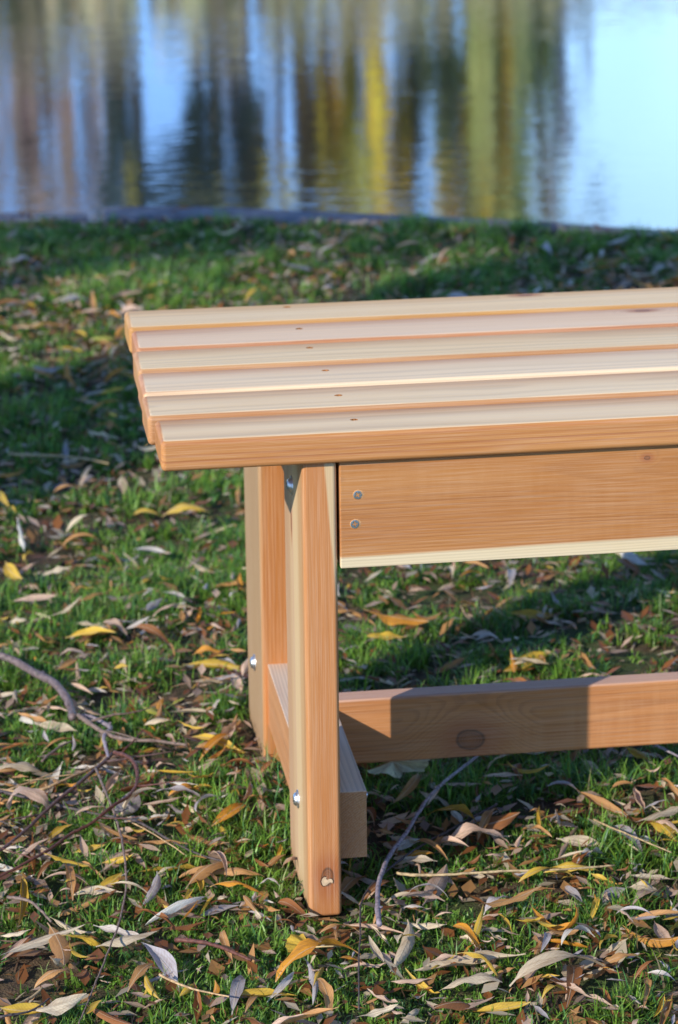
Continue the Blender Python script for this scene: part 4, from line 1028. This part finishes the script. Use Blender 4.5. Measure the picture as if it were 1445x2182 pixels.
# every other leaf: the biggest in the picture as objects of their own, the rest as one layer of litter
x, y = scatter(16000, -0.36, 3.1, 0.34)
xo = rng.uniform(-2.0, 2.6, 5200); yo = rng.uniform(-.9, 3.2, 5200); ko = ((xo < xl(yo) - .32) | (xo > xr(yo) + .32)) & (yo < bank_y(xo)) & ~in_leg(xo, yo)
x = np.concatenate([x, xo[ko]]); y = np.concatenate([y, yo[ko]])
f = field(x * .9, y * .9, 3.0); k = rng.random(len(x)) < np.clip(.52 + f * .75, .08, 1); x, y = x[k], y[k]
k = (rng.random(len(x)) < np.where(y > 1.0, .95, 1.0)) & ~((x > .11) & (x < .165) & (y > -.035) & (y < YF * S)); x, y = x[k], y[k]; n = len(x)
Ls = .011 + .054 * rng.random(n) ** 2.9; Ls = Ls * np.where(rng.random(n) < .06, 1.5, 1.0)
names_c = ['cream', 'white', 'grey', 'pink', 'tan', 'brown', 'orange', 'yellow', 'green']
ci = rng.choice(9, n, p=[.16, .07, .09, .18, .21, .14, .06, .085, .005])
cl = rng.choice(4, n, p=[.34, .38, .012, .268]); yaw = rng.uniform(0, 2 * np.pi, n); pit = rng.normal(0, .22, n); rol = rng.normal(0, .5, n)
wd = Ls * rng.uniform(.10, .19, n) * np.where(Ls < .03, 1.3, 1.0)
# size in the picture, behind-the-bench test
depth = (y - CAM.y); px = Ls / depth
vis = (x > xl(y) - .0) & (x < xr(y)) & (y > -.24) & (y < 1.3)
dh = np.min(np.hypot(x[:, None] - hero_xy[None, :, 0], y[:, None] - hero_xy[None, :, 1]), 1)
score = np.where(vis & (Ls > .030) & (dh > .02), px, 0); order = np.argsort(-score); single = set(order[:300 - len(HEROES)].tolist())
PLACE = dict(cream='cream', white='whitish', grey='grey', pink='pinkish buff', tan='tan', brown='dark brown', orange='orange', yellow='yellow', green='yellow-green')
SH = {0: 'nearly flat', 1: 'arched', 2: 'tightly curled', 3: 'cupped'}
Vs, Cs, LCs, Fs = [], [], [], []; off = 0
singles = []
hgt = lawn_height(x, y)
for i in range(n):
    cc = names_c[ci[i]]; zc = hgt[i] + rnd.uniform(.006, .024)
    vi = rnd.choice(BYCURL[int(cl[i])])
    d = Vector((math.cos(yaw[i]) * math.cos(pit[i]), math.sin(yaw[i]) * math.cos(pit[i]), math.sin(pit[i])))
    if i in single:
        u = (x[i] - xl(y[i])) / (xr(y[i]) - xl(y[i]))
        if y[i] < -.12: side = 'at bottom edge, ' + ('left' if u < .33 else ('middle' if u < .66 else 'right'))
        elif y[i] < 0.01: side = 'left of front leg' if x[i] < LX * S else 'right of front leg'
        elif y[i] < .24: side = 'among crossing twigs' if u < .3 else ('left of the legs' if x[i] < LX * S else ('under the seat' if u < .75 else 'at right below seat'))
        elif y[i] < .5: side = 'near the bent branch' if u < .3 else ('left of the back leg' if x[i] < LX * S else 'under the stretcher')
        else: side = 'on lawn left of seat' if u < .33 else 'on lawn behind stretcher'
        lg = 'long' if Ls[i] > .062 else ('medium' if Ls[i] > .048 else 'short')
        ob = place_leaf((x[i], y[i], zc), d, Ls[i], wd[i], cc, vi, rol[i])
        singles.append((ob, '%s %s %s willow leaf %s' % (lg, SH[int(cl[i])], PLACE[cc], side), side, x[i]))
        continue
    _, (P, F, LC) = VAR[vi]
    X3 = d; z3 = Vector((0, 0, 1)); z3 = (z3 - X3 * z3.dot(X3)).normalized(); y3 = z3.cross(X3)
    R = np.array(Matrix((X3, y3, z3)).transposed() @ Matrix.Rotation(rol[i], 3, 'X'))
    Q = (P * np.array([Ls[i], Ls[i] * np.clip(wd[i] / Ls[i] / .2, .35, 1.5), Ls[i]])) @ R.T + np.array([x[i], y[i], zc])
    Q[:, 2] = np.maximum(Q[:, 2], hgt[i] + .001)
    Vs.append(Q); Fs.append(F + off); off += len(P); LCs.append(LC + np.array([0, 0, rnd.uniform(0, 50)]))
    b = np.array(LEAFCOL[cc]) * rnd.uniform(.72, 1.15); Cs.append(np.tile(np.append(b, 1.0), (len(P), 1)))
ORD = ['leftmost', 'second from left', 'third from left', 'fourth from left', 'fifth from left', 'sixth from left', 'seventh from left', 'eighth from left', 'ninth from left', 'tenth from left', 'eleventh from left', 'twelfth from left', 'thirteenth from left', 'fourteenth from left', 'fifteenth from left']
bylab = {}
for t_ in singles: bylab.setdefault(t_[1], []).append(t_)
for lab_, ls_ in bylab.items():
    ls_.sort(key=lambda q: q[3])
    for k_, (ob, l_, sd_, _) in enumerate(ls_):
        tag(ob, l_ if len(ls_) == 1 else ORD[min(k_, 14)] + ' ' + l_, None, 'willow leaves ' + sd_)
Fs = np.concatenate(Fs)
o = np_mesh('leaf_litter', np.concatenate(Vs), Fs.ravel(), np.full(len(Fs), 4), M_leafstuff, None,
            {'Col': ('FLOAT_COLOR', np.concatenate(Cs)), 'lc': ('FLOAT_VECTOR', np.concatenate(LCs))})
tag(o, 'countless small and distant dry willow leaves strewn over the lawn', 'leaf litter', kind='stuff')
# crumbs: torn leaf pieces pressed into the turf
x, y = scatter(25000, -0.36, 3.1, 0.34); n = len(x); h = lawn_height(x, y) + rng.uniform(.002, .017, n)
a = rng.uniform(0, 6.28, n); l = rng.uniform(.004, .014, n); w = l * rng.uniform(.25, .6, n); tz = rng.normal(0, .35, n) * l
ca, sa = np.cos(a), np.sin(a)
V = np.stack([np.stack([x - ca * l, y - sa * l, h - tz], -1), np.stack([x + sa * w, y - ca * w, h + .001], -1), np.stack([x + ca * l, y + sa * l, h + tz], -1), np.stack([x - sa * w, y + ca * w, h + .0005], -1)], 1).reshape(-1, 3)
cc = np.array([LEAFCOL[k_] for k_ in ('tan', 'brown', 'pink', 'brown', 'cream')])[rng.integers(0, 5, n)] * rng.uniform(.5, 1.0, (n, 1))
o = np_mesh('leaf_crumbs', V, np.arange(4 * n), np.full(n, 4), M_grass, None, {'Col': ('FLOAT_COLOR', np.repeat(np.concatenate([cc, np.ones((n, 1))], 1), 4, 0))}, smooth=False)
tag(o, 'torn crumbs of dry leaf pressed into the turf', 'leaf crumbs', kind='stuff')

# fan-shaped ginkgo leaves
def ginkgo(c, r, heading, tilt, mat, label, notch=.25, stem_to=None):
    n = 26; vs = [(0, 0, 0)]; lcs = [(0, 0, 0)]; m = 4
    sp = 1.15
    grid = []
    for j in range(1, m + 1):
        row = []
        for k in range(n + 1):
            t = -1 + 2 * k / n; a = t * sp
            R = 1 - notch * math.exp(-(t / .10) ** 2) * (j == m) + .035 * math.sin(k * 2.3) * (j == m)
            rr = R * j / m
            row.append(len(vs)); vs.append((rr * math.cos(a), rr * math.sin(a), .07 * math.sin(t * 9) * rr + .10 * rr * rr)); lcs.append((rr * .8, a * .4, 3))
        grid.append(row)
    F = [(0, grid[0][k], grid[0][k + 1]) for k in range(n)]
    for j in range(m - 1):
        for k in range(n): F.append((grid[j][k], grid[j + 1][k], grid[j + 1][k + 1], grid[j][k + 1]))
    me = bpy.data.meshes.new('ginkgo_blade'); me.from_pydata([(a * r, b * r, c_ * r) for a, b, c_ in vs], [], F)
    at = me.attributes.new('lc', 'FLOAT_VECTOR', 'POINT'); at.data.foreach_set('vector', np.array(lcs, np.float32).ravel())
    me.materials.append(mat)
    for p in me.polygons: p.use_smooth = True
    root = bpy.data.objects.new('ginkgo_leaf', None); link(root); root.location = c; root.rotation_euler = (0, tilt, heading)
    tag(root, label, 'leaf')
    link(bpy.data.objects.new('leaf_blade', me), root)
    pts = [(0, 0, 0), (-r * .4, r * .06, .002), (-r * 1.1, r * .02, .001 + r * .1)]
    tube_obj('stem', pts, [.0009, .0007, .0008], M_leaf['yellow'], root, 6)
M_gk = leaf_mat('fallen_leaf_ginkgo', (0.85, 0.76, 0.42))
ginkgo((0.2385, 0.274, 0.038), 0.036, -1.35, 0.15, M_gk, 'pale yellow fan-shaped ginkgo leaf lying in the shade below the stretcher')
ginkgo((0.1120, -0.083, 0.018), 0.024, -3.35, -0.05, M_leaf['yellow'], 'small dull yellow fan-shaped ginkgo leaf above the long golden leaf', .12)

# ------------------------------------------------------------------ twigs
TWC = dict(greypurple=(0.17, 0.125, 0.12), lavender=(0.27, 0.225, 0.25), greybrown=(0.20, 0.14, 0.11), tan=(0.50, 0.33, 0.17), purplebrown=(0.13, 0.075, 0.065), redbrown=(0.13, 0.05, 0.035),
           darkgrey=(0.09, 0.07, 0.065), straw=(0.40, 0.29, 0.15))
M_tw = {k: plain('twig_bark_' + k, v, rough=.55, var=.35, scale=260, bump=.6, dist=.001, spec=.35) for k, v in TWC.items()}
def catmull(P, m=6):
    out = []; n = len(P)
    for i in range(n - 1):
        p0, p1, p2, p3 = P[max(i - 1, 0)], P[i], P[i + 1], P[min(i + 2, n - 1)]
        for k in range(m):
            t = k / m
            out.append(tuple(.5 * ((2 * b) + (-a + c) * t + (2 * a - 5 * b + 4 * c - d) * t * t + (-a + 3 * b - 3 * c + d) * t ** 3) for a, b, c, d in zip(p0, p1, p2, p3)))
    out.append(P[-1]); return out
TWIGS = [
    ('bent_branch', 0.00427, 'greypurple', [(-0.1645, 0.6963), (-0.1342, 0.6793), (-0.1144, 0.6611), (-0.0955, 0.6259), (-0.0796, 0.5876), (-0.0693, 0.5441), (-0.0652, 0.5093), (-0.0652, 0.4826)], 'thick bent grey branch lying in the grass at the left edge'),
    ('twig', 0.00239, 'lavender', [(-0.0595, 0.4724), (-0.0442, 0.4685), (-0.0287, 0.4462), (-0.0334, 0.425), (-0.0378, 0.4003), (-0.0366, 0.375), (-0.0361, 0.3539)], 'short lavender-grey hooked twig joining the crossing twigs at left'),
    ('twig', 0.00213, 'greybrown', [(-0.0597, 0.4684), (-0.0396, 0.4261), (-0.02, 0.3973), (-0.0023, 0.3792), (0.0164, 0.3761), (0.0437, 0.364)], 'grey-brown twig pointing at the foot of the back leg'),
    ('twig', 0.00139, 'tan', [(-0.1594, 0.3071), (-0.1187, 0.2956), (-0.0958, 0.2977), (-0.0718, 0.3174), (-0.0517, 0.343), (-0.0384, 0.3691), (-0.0304, 0.3839)], 'pale tan twig curving up from the left edge'),
    ('twig', 0.00179, 'purplebrown', [(-0.0314, 0.3679), (-0.0532, 0.3191), (-0.0793, 0.2623), (-0.1038, 0.2209), (-0.1279, 0.1753), (-0.1511, 0.1332), (-0.1689, 0.1111)], 'straight purple-brown twig running down to the left edge'),
    ('twig', 0.00178, 'redbrown', [(-0.0295, 0.3614), (-0.0173, 0.3348), (-0.0121, 0.2979), (-0.0147, 0.2631), (-0.0248, 0.2303), (-0.0425, 0.2017), (-0.0596, 0.177), (-0.0852, 0.152), (-0.1087, 0.1136), (-0.1355, 0.0871), (-0.1657, 0.0698)], 'red-brown twig that loops round before the left edge'),
    ('twig', 0.00133, 'darkgrey', [(-0.1593, 0.3107), (-0.1199, 0.2667), (-0.0894, 0.2411), (-0.0507, 0.212), (-0.0214, 0.1849), (0.0023, 0.1483), (0.0302, 0.1169), (0.0544, 0.0971)], 'long dark twig lying across the looping red-brown one'),
    ('twig', 0.00106, 'greybrown', [(-0.0507, 0.3223), (-0.0456, 0.2567), (-0.04, 0.2047), (-0.0377, 0.1549), (-0.0376, 0.1123), (-0.039, 0.061), (-0.0458, 0.0124), (-0.054, -0.0343), (-0.0728, -0.1049), (-0.0853, -0.1469), (-0.0963, -0.1895)], 'thin grey-brown twig running down to the bottom edge at left'),
    ('twig', 0.00242, 'lavender', [(0.3641, 0.3225), (0.3332, 0.298), (0.3056, 0.2626), (0.2772, 0.2201), (0.251, 0.1731), (0.2299, 0.1268), (0.2095, 0.082), (0.1948, 0.0428), (0.181, -0.0052), (0.1709, -0.0806)], 'thick grey twig slanting out from under the stretcher'),
    ('twig', 0.00106, 'darkgrey', [(0.3267, 0.1888), (0.2951, 0.1657), (0.2612, 0.127), (0.2283, 0.0894), (0.2021, 0.0623), (0.1799, 0.03), (0.1651, -0.0125), (0.1561, -0.0687), (0.1444, -0.1403), (0.1323, -0.2266)], 'thin dark twig passing right of the front leg to the bottom edge'),
    ('straw', 0.00127, 'straw', [(0.2053, 0.0411), (0.2398, 0.0272), (0.2894, 0.015), (0.3438, 0.006), (0.4004, 0.0069)], 'long straw-coloured stem lying level at right of the front leg'),
    ('straw', 0.00086, 'straw', [(0.4034, 0.1089), (0.4189, 0.0685), (0.4374, 0.0338), (0.4548, 0.0153)], 'thin straw stem slanting down to the pile of leaves at the right edge'),
    ('twig', 0.00183, 'redbrown', [(-0.0046, -0.0584), (0.0221, -0.0795), (0.0545, -0.1185)], 'short red-brown stick left of the long golden leaf'),
    ('twig', 0.00146, 'greybrown', [(-0.1468, 0.0418), (-0.1253, 0.0255), (-0.1101, -0.0061)], 'short grey twig beside the yellow leaf standing at the left edge'),
    ('twig', 0.00097, 'darkgrey', [(-0.1607, -0.1774), (-0.1371, -0.1686), (-0.1186, -0.1459)], 'dark stub of twig in the bottom left corner'),
    ('straw', 0.00158, 'straw', [(-0.156, -0.1527), (-0.1356, -0.1301), (-0.1231, -0.1145)], 'thick yellowish stalk in the lower left corner'),
    ('straw', 0.00098, 'tan', [(-0.0244, -0.1262), (0.0004, -0.1609), (0.0288, -0.1912)], 'orange-tan stem at the bottom left of centre'),
    ('straw', 0.00157, 'straw', [(-0.0964, 1.4951), (-0.0469, 1.4705), (0.0013, 1.4285), (0.0321, 1.4011)], 'blurred straw-coloured stalk in the tree shadow left of the seat'),
    ('straw', 0.00066, 'tan', [(-0.0375, 0.2098), (-0.0099, 0.1611), (0.0188, 0.1114)], 'fine orange stem beside the long dark twig'),
    ('twig', 0.00118, 'greybrown', [(-0.1021, 0.3613), (-0.0817, 0.3951), (-0.0664, 0.4152)], 'short grey twig under the bent branch'),
    ('twig', 0.00116, 'lavender', [(0.4999, 0.2848), (0.5182, 0.2426), (0.5294, 0.2215)], 'pale shiny twig at the right edge under the stretcher'),
]
for q, (nm, r, ck, P, lab) in enumerate(TWIGS):
    nP = catmull([(a, b, 0.0) for a, b in P], 6); m = len(nP)
    zb = .013 + .004 * (q % 3)
    pts = []
    for k, (a, b, _) in enumerate(nP):
        h = float(lawn_height(np.array([a]), np.array([b]))[0])
        pts.append((a + rnd.gauss(0, .0002), b + rnd.gauss(0, .0003), h + zb + .008 + r + .002 * math.sin(k * .3 + q)))
    rad = [r * (1.0 if q in (0, 8) else 1.18) * (1 - (.0 if nm == 'bent_branch' else .45) * k / m) * (1 + rnd.uniform(-.05, .06) + (.14 if k % 9 == 3 else 0)) for k in range(m)]
    if q in (4, 5, 8): rad = rad[::-1] if q == 8 else rad
    root = tube_obj(nm, pts, rad, M_tw[ck], None, 9)
    tag(root, lab, 'branch' if nm == 'bent_branch' else ('stem' if nm == 'straw' else 'twig'))
    if nm != 'straw' and m > 12:
        for k in range(3, m - 2, 8):
            p = Vector(pts[k]); d = Vector((rnd.uniform(-1, 1), rnd.uniform(-1, 1), .5)).normalized()
            if q in (2, 3, 4, 5, 6) and k % 16 == 3:                    # a side shoot
                sp = [p]; dd = Vector((d.x, d.y, .12)).normalized()
                for _ in range(5):
                    dd = (dd + Vector((rnd.uniform(-.25, .25), rnd.uniform(-.25, .25), rnd.uniform(-.12, .08)))).normalized(); sp.append(sp[-1] + dd * rnd.uniform(.008, .016))
                tube_obj('side_shoot', sp, [rad[k] * .55 * (1 - .13 * u_) for u_ in range(6)], M_tw[ck], root, 6)
                continue
            tube_obj('bud', [p, p + d * (rad[k] + .0012), p + d * (rad[k] + .0026)], [rad[k] * .55, rad[k] * .45, rad[k] * .12], M_tw[ck], root, 6)
